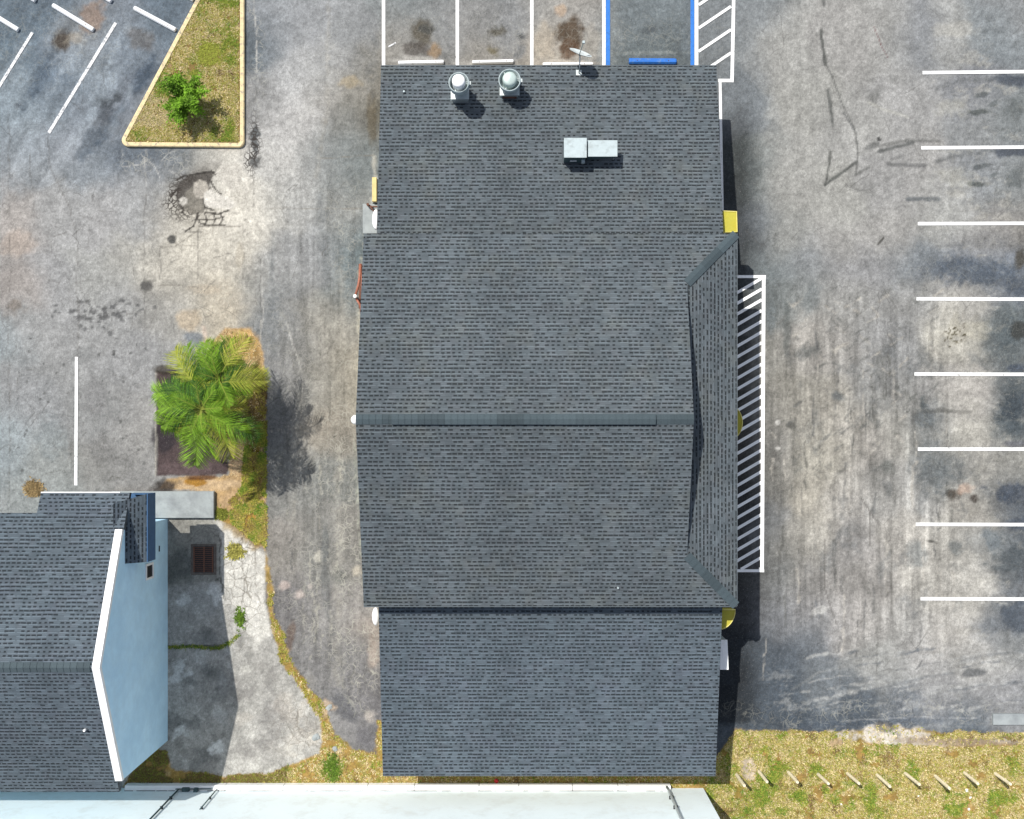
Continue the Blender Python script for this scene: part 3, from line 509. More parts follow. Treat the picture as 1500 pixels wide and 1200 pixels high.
# gentle unevenness: potholes, planter pit, settled yard (centimetres)
hz = fbm(120, 120, 77, 3) * .02
hz -= .05 * np.clip(pmask(PIT, 3, 0), 0, 1) + .03 * np.clip(1.2 - np.hypot((gx - 282) / 20, (gy - 300) / 16), 0, 1)
hz += (mi_ + mv) * (F1 * .012 + F2 * .008) + .01
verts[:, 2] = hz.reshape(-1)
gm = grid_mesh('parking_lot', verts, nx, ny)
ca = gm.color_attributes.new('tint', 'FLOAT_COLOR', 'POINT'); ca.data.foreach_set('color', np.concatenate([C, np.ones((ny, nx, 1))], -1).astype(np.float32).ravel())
cb = gm.color_attributes.new('wear', 'FLOAT_COLOR', 'POINT'); cb.data.foreach_set('color', ms.ravel())
def groundmat():
    m = N('weathered_paving', .92, .2); p = m.pos()
    t = m.new('ShaderNodeVertexColor', layer_name='tint').outputs['Color']
    w = m.new('ShaderNodeVertexColor', layer_name='wear').outputs['Color']
    sp = m.new('ShaderNodeSeparateColor'); m.put(sp.inputs[0], w)
    pw = m.vadd(p, m.vmul(m.vadd(m.noise(p, 2.2, 4, .6, color=True), (-.5, -.5, -.5)), (.28, .28, 0)))
    c = m.scalecol(t, m.math('MULTIPLY', m.ramp(m.noise(p, 13, 6, .95), .34, .66, .66, 1.34), m.ramp(m.noise(m.vmul(p, (1, .35, 1)), 26, 3, .8), .3, .7, .84, 1.16)))
    c = m.scalecol(c, m.ramp(m.noise(m.vadd(p, (9, 3, 0)), 5, 6, .8), .3, .7, .84, 1.16))
    # pale dust specks and dark aggregate
    c = m.mix(m.ramp(m.noise(m.vadd(p, (4, 4, 0)), 24, 4, .85), .60, .68, 0, .42), c, A(215, 212, 204))
    c = m.mix(m.ramp(m.noise(m.vadd(p, (14, 4, 0)), 20, 5, .85), .66, .76, 0, .45), c, A(78, 80, 80))
    # pale crazing
    e = m.vor(pw, 4.6); e2 = m.vor(m.vadd(pw, (7, 1, 0)), 2.1)
    cr = m.math('MAXIMUM', m.ramp(e, .012, .06, 1, 0), m.ramp(e2, .008, .03, .8, 0))
    brk = m.ramp(m.noise(m.vadd(p, (2, 8, 0)), 1.6, 4, .7), .42, .58)
    c = m.mix(m.math('MULTIPLY', m.math('MULTIPLY', cr, sp.outputs[0]), m.math('MULTIPLY', brk, .75)), c, A(205, 203, 190))
    # faint dark hairlines everywhere
    hl = m.math('MULTIPLY', m.ramp(m.vor(m.vadd(pw, (3, 3, 0)), .8), .002, .010, 1, 0), m.ramp(m.noise(m.vadd(p, (5, 18, 0)), .5, 3), .5, .62))
    c = m.mix(m.math('MULTIPLY', hl, .42), c, A(85, 82, 78))
    # dark block cracking (pothole rim)
    d1 = m.ramp(m.vor(pw, 6.5), .05, .13, 1, 0)
    d1 = m.math('MULTIPLY', d1, sp.outputs[1]); c = m.mix(m.math('MULTIPLY', d1, .9), c, A(66, 60, 55))
    d2 = m.ramp(m.vor(m.vadd(pw, (1, 1, 0)), 2.9), .01, .045, 1, 0)
    c = m.mix(m.math('MULTIPLY', m.math('MULTIPLY', d2, sp.outputs[2]), .6), c, A(120, 112, 98))
    m.color(c)
    h = m.math('ADD', m.noise(p, 55, 4, .8), m.math('MULTIPLY', m.math('ADD', d1, m.math('MULTIPLY', d2, sp.outputs[2])), -1.5))
    m.bump(h, .35, .012); return m.m
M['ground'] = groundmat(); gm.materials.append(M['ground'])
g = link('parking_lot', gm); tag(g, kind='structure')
# far ground sheet
def farmat():
    m = N('far_ground', .95, .15); p = m.pos()
    c = m.mix(m.ramp(m.noise(p, .03, 4), .45, .55), A(140, 142, 140), A(150, 135, 80))
    m.color(m.scalecol(c, m.ramp(m.noise(p, 1.5, 6, .7), .3, .7, .8, 1.2))); return m.m
mb = MB(); R_ = 600
xa, xb, ya, yb = (GX0 - CX) / S + .3, (GX1 - CX) / S - .3, (CY - GY1) / S + .3, (CY - GY0) / S - .3
mb.face([(-R_, -R_, -.06), (R_, -R_, -.06), (R_, R_, -.06), (-R_, R_, -.06)])
tag(mb.build('ground', farmat()), kind='structure')

# ------------------------------------------------------------------ PAINTED LINES
def line_mb(mb, a, b, wpx, z=.028):
    a, b = P(*a), P(*b); d = (b - a).normalized(); n = Vector((-d.y, d.x, 0)) * (wpx / S / 2)
    k = max(1, int((b - a).length / .5))
    for i in range(k):
        p, q = a.lerp(b, i / k), a.lerp(b, (i + 1) / k)
        mb.face([(v.x, v.y, z) for v in (p - n, q - n, q + n, p + n)])
def gline(a, b, w, mat, label, group=None, cat='parking line'):
    mb = MB(); line_mb(mb, a, b, w); o = mb.build('parking_line', mat); tag(o, label, cat, group); return o
ordn = ['topmost', 'second from the top', 'third from the top', 'fourth from the top', 'fifth from the top', 'sixth from the top', 'seventh from the top', 'lowest']
for i, (x, y, y2) in enumerate([(1351, 107, 104), (1349, 217, 215), (1344, 328, 327), (1342, 438, 439), (1339, 548, 549), (1344, 658, 658), (1341, 768, 769), (1348, 877, 878)]):
    gline((x, y), (1640, y2), 5, M['paint'], 'white painted stall line in the right lot, %s of eight' % ordn[i], 'stall lines across the right lot')
for i, x in enumerate((562, 670, 779)):
    gline((x, -50), (x, 112), 5, M['paint'], ['white stall line ending at the top left corner of the big roof', 'white stall line ending just above the left exhaust fan', 'white stall line just right of the right exhaust fan'][i], 'stall lines above the building')
gline((884.5, -50), (884.5, 112), 5, M['paint'], 'white line along the left edge of the accessible bay', 'stall lines above the building')
gline((890.5, -50), (890.5, 112), 6, M['paintblue'], 'blue line along the left edge of the accessible bay', 'blue bay lines')
gline((1014, -50), (1014, 112), 5.5, M['paintblue'], 'blue line on the right edge of the accessible bay beside the hatching', 'blue bay lines')
mb = MB(); zz = .03
line_mb(mb, (1020, -50), (1020, 112), 5.5); line_mb(mb, (1075.5, -50), (1072, 121), 5)
for y in (-62, -26, 8, 42, 76): line_mb(mb, (1023, y + 34), (1070.5, y + 2), 4.2, .031)
line_mb(mb, (1070, 118.5), (1052, 118.5), 5, .031); line_mb(mb, (1054.5, 116), (1058, 320), 4, .0325)
tag(mb.build('hatched_marking', M['paint']), 'white diagonal hatching beside the blue accessible bay', 'road marking')
mb = MB()
line_mb(mb, (1050, 405.5), (1121.5, 405.5), 4.2); line_mb(mb, (1118.5, 407.6), (1116, 834), 5.2); line_mb(mb, (1050, 836), (1119, 836), 4.2)
y = 404.0
while y < 852:
    a, b = (1040, y + 48), (1115.5, y + 4)
    if b[1] < 833 :
        if a[1] > 834:
            t = (a[1] - 834) / (a[1] - b[1]); a = (a[0] + (b[0] - a[0]) * t, 834)
        line_mb(mb, a, b, 4.3, .031)
    y += 15.7
M['shadepaint'] = paintmat('shade_lifted_white_paint', (.90, .90, .89, 1), .68)  # white paint copy made brighter to lift the lines in the building's shade
tag(mb.build('hatched_marking', M['shadepaint']), 'long white hatched walkway strip along the right side of the building', 'road marking')
gline((112.5, 523), (111.5, 711), 4.5, M['paint'], 'single upright white line left of the palm')
gline((170, 34), (72, 195), 4.5, M['paintworn'], 'worn slanting white line pointing down below two white wheel stops')
gline((48, 48), (-30, 175), 4.2, M['paintworn'], 'worn slanting white line running off the left edge')
gline((580, 63), (569, 69), 2.2, M['paintworn'], 'short scuffed white dash in the first top bay', cat='paint mark')

# ------------------------------------------------------------------ WHEEL STOPS
def wheel_stop(a, b, wpx, mat, label, group, hgt=.13):
    a, b = P(*a), P(*b); c = (a + b) / 2; L = (b - a).length; d = (b - a).normalized(); ang = math.atan2(d.y, d.x); w = wpx / S / 2
    e = empty('wheel_stop', (c.x, c.y, .01), label, 'wheel stop', group)
    e.rotation_euler.z = 0
    bm = bmesh.new(); prof = [(-w, 0), (-w, hgt * .55), (-w * .55, hgt), (w * .55, hgt), (w, hgt * .55), (w, 0)]
    rings = []
    for x, s in ((-L / 2, .9), (-L / 2 + .05, 1), (0, 1), (L / 2 - .05, 1), (L / 2, .9)):
        rings.append([bm.verts.new((x, y * s, z * s)) for y, z in prof])
    for r, q in zip(rings, rings[1:]):
        for i in range(5): bm.faces.new((r[i], q[i], q[i + 1], r[i + 1]))
    bm.faces.new(rings[0]); bm.faces.new(rings[-1][::-1]); bmesh.ops.recalc_face_normals(bm, faces=bm.faces)
    bmesh.ops.rotate(bm, verts=bm.verts, matrix=Matrix.Rotation(ang, 3, 'Z'))
    me = bpy.data.meshes.new('stop_block'); bm.to_mesh(me); bm.free(); me.materials.append(mat); link('stop_block', me, e)
    for s in (-.33, .33):
        bm = bmesh.new(); bmesh.ops.create_cone(bm, cap_ends=True, segments=8, radius1=.018, radius2=.014, depth=.03)
        me = bpy.data.meshes.new('anchor_bolt'); bm.to_mesh(me); bm.free(); me.materials.append(M['rust'])
        link('anchor_bolt', me, e, (d.x * L * s, d.y * L * s, hgt + .008))
G1 = 'wheel stops in the slanted bays'
wheel_stop((-32, 8), (28, 45), 6.5, M['stopwhite'], 'white concrete wheel stop cut by the left edge of the view', G1)
wheel_stop((79, 9), (138, 45), 6.5, M['stopwhite'], 'white concrete wheel stop between brown stains in the slanted bays', G1)
wheel_stop((198, 13), (258, 45), 6.5, M['stopwhite'], 'white concrete wheel stop closest to the triangular kerbed island', G1)
wheel_stop((-5, -34), (53, 2), 6.5, M['stopwhite'], 'white wheel stop tip at the top edge above the leftmost stops', G1)
wheel_stop((107, -34), (164, 3), 6.5, M['stopwhite'], 'white wheel stop tip at the top edge beside the orange stain', G1)
wheel_stop((226, -32), (284, 0.5), 6.5, M['stopwhite'], 'white wheel stop tip at the top edge near the island', G1)
G2 = 'wheel stops along the top edge of the building'
wheel_stop((584, 93.5), (650, 92), 6, M['stopwhite'], 'white wheel stop in the bay above the roof corner, left of the fans', G2)
wheel_stop((692, 92.5), (752, 91), 5.5, M['stopwhite'], 'white wheel stop in the bay between the two exhaust fans', G2)
wheel_stop((795, 95.5), (868, 95), 5, M['stopwhite'], 'white wheel stop in the brown stained bay behind the satellite dish', G2)
wheel_stop((921, 90.5), (990, 91), 8, M['stopblue'], 'blue painted wheel stop in the accessible bay', G2)

# ------------------------------------------------------------------ TRIANGULAR ISLAND
def rounded(pts, rads, n=7):
    out = []; m = len(pts)
    for i, p in enumerate(pts):
        p = Vector(p); a = (Vector(pts[i - 1]) - p); b = (Vector(pts[(i + 1) % m]) - p)
        ang = a.angle(b); r = rads[i]; t = r / math.tan(ang / 2)
        A_, B_ = p + a.normalized() * t, p + b.normalized() * t
        c = p + (a.normalized() + b.normalized()).normalized() * (r / math.sin(ang / 2))
        a0 = math.atan2(*(A_ - c).yx); a1 = math.atan2(*(B_ - c).yx)
        d = (a1 - a0 + math.pi) % (2 * math.pi) - math.pi
        for k in range(n + 1):
            q = a0 + d * k / n; out.append((c.x + r * math.cos(q), c.y + r * math.sin(q)))
    return out
tri_o = rounded([(357.5, -60), (357.5, 215.5), (172, 214), (318, -60)], [2, 9, 9, 2])
def offset_poly(poly, d):
    n = len(poly); out = []
    for i in range(n):
        p0, p, p1 = Vector(poly[i - 1]), Vector(poly[i]), Vector(poly[(i + 1) % n])
        e0, e1 = (p - p0).normalized(), (p1 - p).normalized(); n0, n1 = Vector((-e0.y, e0.x)), Vector((-e1.y, e1.x))
        b = (n0 + n1).normalized(); out.append(tuple(p + b * d / max(.4, b.dot(n0))))
    return out
ar = sum(a[0] * b[1] - b[0] * a[1] for a, b in zip(tri_o, tri_o[1:] + tri_o[:1]))
tri_i = offset_poly(tri_o, 6.0 if ar > 0 else -6.0)
hk = .14
def W2m(p, z=hk): v = P(p[0], p[1], z); return (v.x, v.y)
to, ti = [W2m(p) for p in tri_o], [W2m(p) for p in tri_i]
mb = MB(); n = len(to)
for i in range(n):
    j = (i + 1) % n
    L = (Vector(to[j]) - Vector(to[i])).length; kk = max(1, int(L / 3.05))
    mb.face([(*to[i], hk - .025), (*to[j], hk - .025), (*to[j], 0), (*to[i], 0)]); mb.face([(*ti[j], hk), (*ti[i], hk), (*ti[i], 0), (*ti[j], 0)])
    oi = Vector(to[i]).lerp(Vector(ti[i]), .18); oj = Vector(to[j]).lerp(Vector(ti[j]), .18)
    mb.face([(*to[i], hk - .025), (*oi, hk), (*oj, hk), (*to[j], hk - .025)]); mb.face([(*oi, hk), (*ti[i], hk), (*ti[j], hk), (*oj, hk)])
k = mb.build('kerb', M['kerb']); tag(k, 'cream painted concrete kerb around the triangular planted island', 'kerb')
# soil bed
def bedmat(name, cols, scale=2.2):
    m = N(name, 1, .1); p = m.pos()
    c = m.mix(m.ramp(m.noise(p, scale, 6, .75), .38, .62), cols[0], cols[1])
    c = m.mix(m.ramp(m.noise(m.vadd(p, (6, 2, 0)), scale * .6, 5, .7), .5, .62), c, cols[2])
    m.color(m.scalecol(c, m.ramp(m.noise(p, 34, 5, .8), .3, .7, .6, 1.4))); m.bump(m.noise(p, 30, 5, .8), .8, .03); return m.m
mb = MB(); mb.face([(*p, hk - .035) for p in ti]); 
o = mb.build('island_soil', bedmat('dry_soil', (A(160, 134, 86), A(136, 118, 62), A(176, 148, 112)))); tag(o, kind='structure')

# ------------------------------------------------------------------ GROUND COVER (tufts)
def tufts(name, pts, z, cols, label, size=(.05, .09), blades=4):
    n = len(pts); N_ = n * blades
    base = np.repeat(pts, blades, 0); zz = np.repeat(z, blades) if hasattr(z, '__len__') else np.full(N_, z)
    ang = RNG.uniform(0, 2 * np.pi, N_); ln = RNG.uniform(size[0], size[1], N_); w = ln * RNG.uniform(.14, .3, N_); up = ln * RNG.uniform(.25, .9, N_)
    off = RNG.normal(0, .03, (N_, 2)); bx, by = base[:, 0] + off[:, 0], base[:, 1] + off[:, 1]
    dx, dy = np.cos(ang), np.sin(ang)
    v = np.empty((N_, 3, 3), np.float32)
    v[:, 0] = np.stack([bx - dy * w, by + dx * w, zz], -1); v[:, 1] = np.stack([bx + dy * w, by - dx * w, zz], -1); v[:, 2] = np.stack([bx + dx * ln, by + dy * ln, zz + up], -1)
    me = bpy.data.meshes.new(name); me.vertices.add(N_ * 3); me.vertices.foreach_set('co', v.ravel())
    me.loops.add(N_ * 3); me.loops.foreach_set('vertex_index', np.arange(N_ * 3, dtype=np.int32)); me.polygons.add(N_)
    me.polygons.foreach_set('loop_start', (np.arange(N_) * 3).astype(np.int32)); me.polygons.foreach_set('loop_total', np.full(N_, 3, np.int32)); me.update(calc_edges=True)
    c = np.repeat(cols, blades, 0) * RNG.uniform(.65, 1.5, (N_, 1)); c = np.repeat(c, 3, 0)
    ca = me.color_attributes.new('tint', 'FLOAT_COLOR', 'POINT'); ca.data.foreach_set('color', np.concatenate([c, np.ones((N_ * 3, 1))], -1).astype(np.float32).ravel())
    me.materials.append(M['tuft']); o = link(name, me); tag(o, label, 'grass' if 'grass' in label else 'weeds', kind='stuff'); return o
def leafmat(name, layer='tint', tl=.25):
    m = N(name, .7, .25); t = m.new('ShaderNodeVertexColor', layer_name=layer).outputs['Color']; m.color(t)
    tr = m.new('ShaderNodeBsdfTranslucent'); m.put(tr.inputs['Color'], t); mx = m.new('ShaderNodeMixShader'); mx.inputs[0].default_value = tl
    m.l.new(m.b.outputs[0], mx.inputs[1]); m.l.new(tr.outputs[0], mx.inputs[2]); m.l.new(mx.outputs[0], m.n['Material Output'].inputs[0]); return m.m
M['tuft'] = leafmat('grass_blades'); M['leaf'] = leafmat('leaves', tl=.3)
DRY = np.array([.40, .33, .11]); STR = np.array([.62, .52, .31]); OLV = np.array([.28, .30, .05]); GRN = np.array([.13, .22, .025]); BRN = np.array([.19, .13, .055]); YEL = np.array([.42, .37, .06])
def pick(x, y, fgreen, fdry):
    """per-tuft colour from smooth patches"""
    n = len(x); a = fbm(26, 22, 51, 4, x, y) * 2; b = fbm(18, 18, 52, 3, x, y) * 2; r = RNG.random(n)
    c = np.where((r < .45)[:, None], DRY, np.where((r < .75)[:, None], STR, OLV))
    gsel = (a * 1.2 + (RNG.random(n) - .5) * .5 + fgreen) > .25; c = np.where(gsel[:, None], np.where((RNG.random(n) < .5)[:, None], OLV, GRN), c)
    dsel = (b + (RNG.random(n) - .5) * .6 + fdry) > .42; c = np.where(dsel[:, None], BRN, c); return c
def samp(arr, x, y):
    i = np.clip(((y - GY0) / ST).astype(int), 0, ny - 1); j = np.clip(((x - GX0) / ST).astype(int), 0, nx - 1); return arr[i, j]
def sow(name, xr, yr, n, test, cfun, label, z=None, size=(.05, .09), blades=4):
    x = RNG.uniform(*xr, n); y = RNG.uniform(*yr, n); k = test(x, y); x, y = x[k], y[k]
    zz = samp(hz, x, y) - .004 if z is None else np.full(len(x), z); c = cfun(x, y)
    return tufts(name, np.stack([(x - CX) / S, (CY - y) / S], -1), zz, c, label, size, blades)
ptest = lambda pts, e=0: (lambda x, y: polysd(pts, x, y) < e)
green_spots = [(1118, 1117, 9), (1122, 1150, 20), (1082, 1160, 14), (1105, 1187, 16), (1170, 1170, 16), (1208, 1155, 10), (1275, 1165, 16), (1268, 1108, 10), (1345, 1133, 10), (1400, 1168, 22), (1460, 1170, 16), (1425, 1150, 10), (1490, 1110, 12), (1205, 1150, 12), (1240, 1175, 12), (1030, 1150, 12), (488, 1120, 12), (488, 1140, 9)]
def cv(x, y):
    g = np.zeros(len(x)); wn = fbm(9, 7, 58, 4, x, y) * 2
    for a, b, r in green_spots: g = np.maximum(g, np.exp(-((x - a) ** 2 + (y - b) ** 2) / (2 * r * r)))
    g = g * np.clip(.75 + wn * 1.3, 0, 1.3); c = pick(x, y, g * .6 - .22, -.16)
    return np.where(((g > .6) & (RNG.random(len(x)) < .6))[:, None], np.where((RNG.random(len(x)) < .6)[:, None], GRN, OLV * 1.2), c)
BARE = [(1300, 1078, 64, 13), (1410, 1088, 90, 7), (1097, 1127, 11, 19)]
def tv(x, y):
    k = samp(mv, x, y) > .6
    for a, b, rx, ry in BARE: k &= ~((((x - a) / rx) ** 2 + ((y - b) / ry) ** 2 < 1) & (RNG.random(len(x)) < .93))
    return k & (fbm(20, 16, 53, 4, x, y) > -.16)
sow('grass_verge', (1036, 1620), (1062, 1255), 52000, tv, cv, 'patchy dry yellow and green grass around the wooden posts')
sow('grass_verge', (385, 1036), (850, 1152), 30000, tv, lambda x, y: np.where((y < 1060)[:, None] & (RNG.random(len(x)) < .7)[:, None], (YEL + OLV) * .42, cv(x, y)), 'thin strip of yellow grass between the driveway, yard and white wall')
sow('grass_verge', (180, 420), (1090, 1152), 7000, tv, lambda x, y: np.where((RNG.random(len(x)) < .6)[:, None], BRN, OLV * .8), 'brown weedy grass in the shaded corner by the blue wall')
def ti_t(x, y): return (polysd(tri_i, x, y) < -1) & (fbm(14, 14, 54, 4, x, y) > -.2)
def tri_c(x, y):
    c = pick(x, y, -.1 + .22 * ((x > 290) & (y < 100)), -.2); c = np.where((np.hypot(x - 308, y - 82) < 18)[:, None], OLV * 1.1, c)
    return np.where(((np.hypot((x - 225) / 34, (y - 165) / 22) < 1) & (RNG.random(len(x)) < .5))[:, None], STR * .8, c)
sow('grass_island', (175, 358), (-58, 212), 26000, ti_t, tri_c, 'mown dry grass with bare patches inside the triangular kerb', hk - .036, (.04, .075))
strip = [(366, 560), (389, 540), (389, 806), (370, 790), (340, 765), (338, 735), (356, 715), (360, 650)]
def strip_c(x, y):
    w_ = fbm(10, 14, 59, 4, x, y) * 2; r = np.clip(RNG.random(len(x)) * .6 + .2 + w_ * .8, 0, 1); c = np.where((r < .3)[:, None], GRN * 1.1, np.where((r < .55)[:, None], OLV, np.where((r < .78)[:, None], YEL, BRN * 1.3)))
    return np.where(((y > 735) & (r > .32) & (r < .72))[:, None], np.where((RNG.random(len(x)) < .6)[:, None], DRY * 1.1, YEL), np.where(((y < 620) & (r < .5))[:, None], BRN * .8, c))
sow('ground_cover', (335, 392), (538, 808), 26000, lambda x, y: (polysd(strip, x, y) < 0) & (fbm(12, 12, 55, 4, x, y) > -.07), strip_c, 'yellow green creeping weeds down the right side of the palm bed', None, (.05, .1))
sow('leaf_litter', (310, 390), (478, 700), 5000, lambda x, y: (polysd(ISL, x, y) < -2) & (RNG.random(len(x)) < .6), lambda x, y: np.where((RNG.random(len(x)) < .5)[:, None], STR, BRN), 'scattered straw and leaf litter on the sandy weeds bed', None, (.03, .06), 2)
def near(pts, w): return lambda x, y: np.min([segd(x, y, a, b) for a, b in zip(pts, pts[1:])], 0) < w * (.4 + RNG.random(len(x)))
sow('crack_weeds', (240, 360), (925, 955), 4200, near([(246, 948), (280, 947), (300, 949), (322, 949), (338, 940), (350, 930)], 1.1), lambda x, y: np.where((RNG.random(len(x)) < .6)[:, None], GRN * .7, OLV), 'dark green weeds growing along the crack in the concrete yard', None, (.04, .08))
def weed(x0, y0, rx, ry, col, label, n=700):
    x = RNG.normal(x0, rx * .5, n); y = RNG.normal(y0, ry * .5, n); zz = samp(hz, x, y)
    o = tufts('weed_clump', np.stack([(x - CX) / S, (CY - y) / S], -1), zz, np.tile(col, (n, 1)) * RNG.uniform(.5, 1.3, (n, 1)), label, (.05, .12), 4)
    del o['kind']; o['category'] = 'weed'; o['group'] = 'weed clumps on the left yards'
weed(352, 905, 5, 13, GRN, 'green weed clump sprouting in the pale cracked concrete', 130)
weed(345, 808, 10, 10, (OLV + DRY) * .55, 'round olive dry weed clump right of the drain grate', 240)
weed(50, 716, 10, 9, BRN * 1.6 + .02, 'brown dead weed clump at the roof edge of the blue building', 500)
weed(487, 1125, 12, 18, GRN, 'bright green weed clump near the white wall', 340)
weed(325, 745 + 8, 7, 6, OLV * .8, 'small dark weed clump at the right end of the concrete stoop', 260)

# ------------------------------------------------------------------ ROOF HELPERS
def roofpoly(mb, pts, uaxis, origin, mi=0, th=.16, sides=None, smi=1):
    """sloped slab: top polygon with metre UVs (u along eave, v up the slope), soffit and the listed edges"""
    pts = [Vector(p) for p in pts]; nrm = (pts[1] - pts[0]).cross(pts[2] - pts[0]).normalized()
    if nrm.z < 0: pts = pts[::-1]; nrm = -nrm
    u = Vector(uaxis).normalized(); v = nrm.cross(u).normalized()
    if v.z < 0: v = -v
    o = Vector(origin); uvs = [((p - o).dot(u) + 50, (p - o).dot(v) + 50) for p in pts]
    mb.face(pts, mi, uvs); mb.face([(p.x, p.y, p.z - th) for p in pts][::-1], smi)
    n = len(pts)
    for i in range(n):
        j = (i + 1) % n
        mb.face([(pts[i].x, pts[i].y, pts[i].z - th), (pts[j].x, pts[j].y, pts[j].z - th), tuple(pts[j]), tuple(pts[i])], smi)
# ------------------------------------------------------------------ MAIN BUILDING
bld = empty('commercial_building', (0, 0, 0), 'large building with dark shingled gable roof and lower roofs at both ends', 'building')
XL, XR, XG = -4.77, 7.225, 5.55; YN, YR, YS = 6.654, .64, -5.337; ZE, ZR = 4.1, 5.7
sN = (ZR - ZE) / (YN - YR); sS = (ZR - ZE) / (YR - YS)
dE = XR - XG; zh = ZE + sN * dE
mb = MB()
roofpoly(mb, [(XL, YN, ZE), (XL, YR, ZR), (XG, YR, ZR), (XG, YN - dE, zh), (XR, YN, ZE)], (1, 0, 0), (0, YN, ZE))
roofpoly(mb, [(XL, YS, ZE), (XR, YS, ZE), (XG, YS + dE, ZE + sS * dE), (XG, YR, ZR), (XL, YR, ZR)], (1, 0, 0), (0, YS, ZE))
mb.build('main_roof', [M['shingle'], M['fascia']], bld, weld=False)
mb = MB(); X2 = 5.2; d2 = XR - X2
roofpoly(mb, [(XR, YN, ZE - .004), (XR, YS, ZE - .004), (XG, YS + dE, zh - .006), (X2, YS + dE + .35, zh - .006 + sN * .35), (X2, YN - dE - .35, zh - .006 + sN * .35), (XG, YN - dE, zh - .006)], (0, 1, 0), (XR, 0, ZE))
mb.build('skirt_roof', [M['shingle'], M['fascia']], bld, weld=False)
# gable infill wall
mb = MB(); xg = 5.3
mb.face([(xg, YN - dE, zh - .1), (xg, YS + dE, zh - .1), (xg, YR, ZR - .16)]); mb.build('gable_wall', M['gable'], bld)
# caps
def capstrip(mb, a, b, wdt, na, nb, z=.018, drop=.0):
    a, b = Vector(a), Vector(b); d = (b - a); L = d.length; d.normalize(); k = max(1, int(L / .2))
    for sgn, nn in ((1, Vector(na)), (-1, Vector(nb))):
        for i in range(k):
            p, q = a + d * (L * i / k), a + d * (L * (i + 1) / k); lift = Vector((0, 0, z + .006)); lo = Vector((0, 0, z - .006))
            mb.face([p + lo, q + lift, q + lift + nn * wdt, p + lo + nn * wdt], 0, [(L * i / k + .01, 0), (L * (i + 1) / k - .01, 0), (L * (i + 1) / k - .01, 1), (L * i / k + .01, 1)])
            mb.face([q + lift, q + lift + nn * wdt, q + lo - Vector((0, 0, .01)) + nn * wdt, q + lo - Vector((0, 0, .01))], 0, [(.05, 0)] * 4)
            mb.face([p + lo + nn * wdt, q + lift + nn * wdt, q + nn * wdt - Vector((0, 0, .02)), p + nn * wdt - Vector((0, 0, .02))], 0, [(.05, 0)] * 4)
nN = Vector((0, 1, -sN)); nS = Vector((0, -1, -sS))
mb = MB(); capstrip(mb, (XL, YR, ZR), (XG, YR, ZR), .155, nN, nS); mb.build('ridge_cap', M['cap'], bld, weld=False)
xa_, xb_ = P(574, 615, ZR).x, P(960, 615, ZR).x
mb = MB(); capstrip(mb, (xa_, YR, ZR), (xb_, YR, ZR), .16, nN, nS, .10)
for x in (xa_, xb_): mb.face([(x, YR, ZR + .08), (x, YR + .16, ZR + .08 - .16 * sN), (x, YR + .16, ZR - .16 * sN), (x, YR, ZR), (x, YR - .16, ZR - .16 * sS), (x, YR - .16, ZR + .08 - .16 * sS)], 1)
for s, sl_ in ((1, sN), (-1, sS)): mb.face([(xa_, YR + s * .157, ZR + .07 - .16 * sl_), (xb_, YR + s * .157, ZR + .07 - .16 * sl_), (xb_, YR + s * .157, ZR - .16 * sl_), (xa_, YR + s * .157, ZR - .16 * sl_)], 1)
mb.build('ridge_vent', [M['cap'], M['black']], bld, weld=False)
for yc, sg in ((YN, 1), (YS, -1)):
    mb = MB(); a = (XR - .02, yc - sg * .02, ZE); b = (XG, yc - sg * dE, zh)
    capstrip(mb, b, a, .15, Vector((-.7, sg * .7, -.19)), Vector((.7, -sg * .7, -.19)), .03)
    mb.build('hip_cap', M['cap'], bld, weld=False)
# wings
def wing(x0, x1, y_top, y_eave, zt, ze):
    mb = MB(); roofpoly(mb, [(x0, y_top, zt), (x0, y_eave, ze), (x1, y_eave, ze), (x1, y_top, zt)], (1, 0, 0), (0, y_eave, ze), th=.15)
    return mb.build('wing_roof', [M['shingle' if y_eave > 0 else 'shingle_blue'], M['fascia']], bld, weld=False)
SW = .179; zn = lambda y: 2.35 + SW * (12.72 - y)
wing(-4.45, 6.95, 6.1, 12.72, zn(6.1), 2.35); wing(-4.39, 6.92, -4.8, -11.39, 2.35 + SW * 6.59, 2.35)
# thin drip edges catch the light along the eaves
for bx in ((-4.45, 6.95, 12.722, 12.75, 2.28, 2.352), (-4.39, 6.92, -11.42, -11.392, 2.28, 2.352), (XL, XR, YS - .03, YS - .002, ZE - .1, ZE + .003), (XR + .002, XR + .03, YS, YN, ZE - .1, ZE + .002)):
    mb = MB(); mb.box(*bx); mb.build('drip_edge', M['drip'], bld)
# walls
def wallbox(x0, x1, y0, y1, z): 
    mb = MB(); mb.box(x0, x1, y0, y1, -.05, z); return mb.build('wall', M['stucco'], bld)
wallbox(-4.35, 6.6, YS + .5, YN - .5, 3.95)
mb = MB(); mb.prism([(-4.15, 6.1), (6.6, 6.1), (6.6, 12.4), (-4.15, 12.4)], -.05, 2.15); mb.build('wall', M['stucco'], bld)
mb = MB(); mb.prism([(-4.1, -11.05), (6.6, -11.05), (6.6, -4.8), (-4.1, -4.8)], -.05, 2.15); mb.build('wall', M['stucco'], bld)
for yy0, yy1 in ((6.1, 12.4), (-11.05, -4.8)):   # sloping wall tops under the wing roofs
    zt = (zn(6.1) - .16) if yy0 > 0 else (2.35 + SW * 6.59 - .16); far, near_ = (yy1, yy0) if yy0 > 0 else (yy0, yy1)
    for x in (-4.13, 6.58):
        mb = MB(); mb.face([(x, near_, 2.14), (x, far, 2.14), (x, far, 2.22), (x, near_, zt)]); mb.build('wall_gusset', M['stucco'], bld, weld=False)
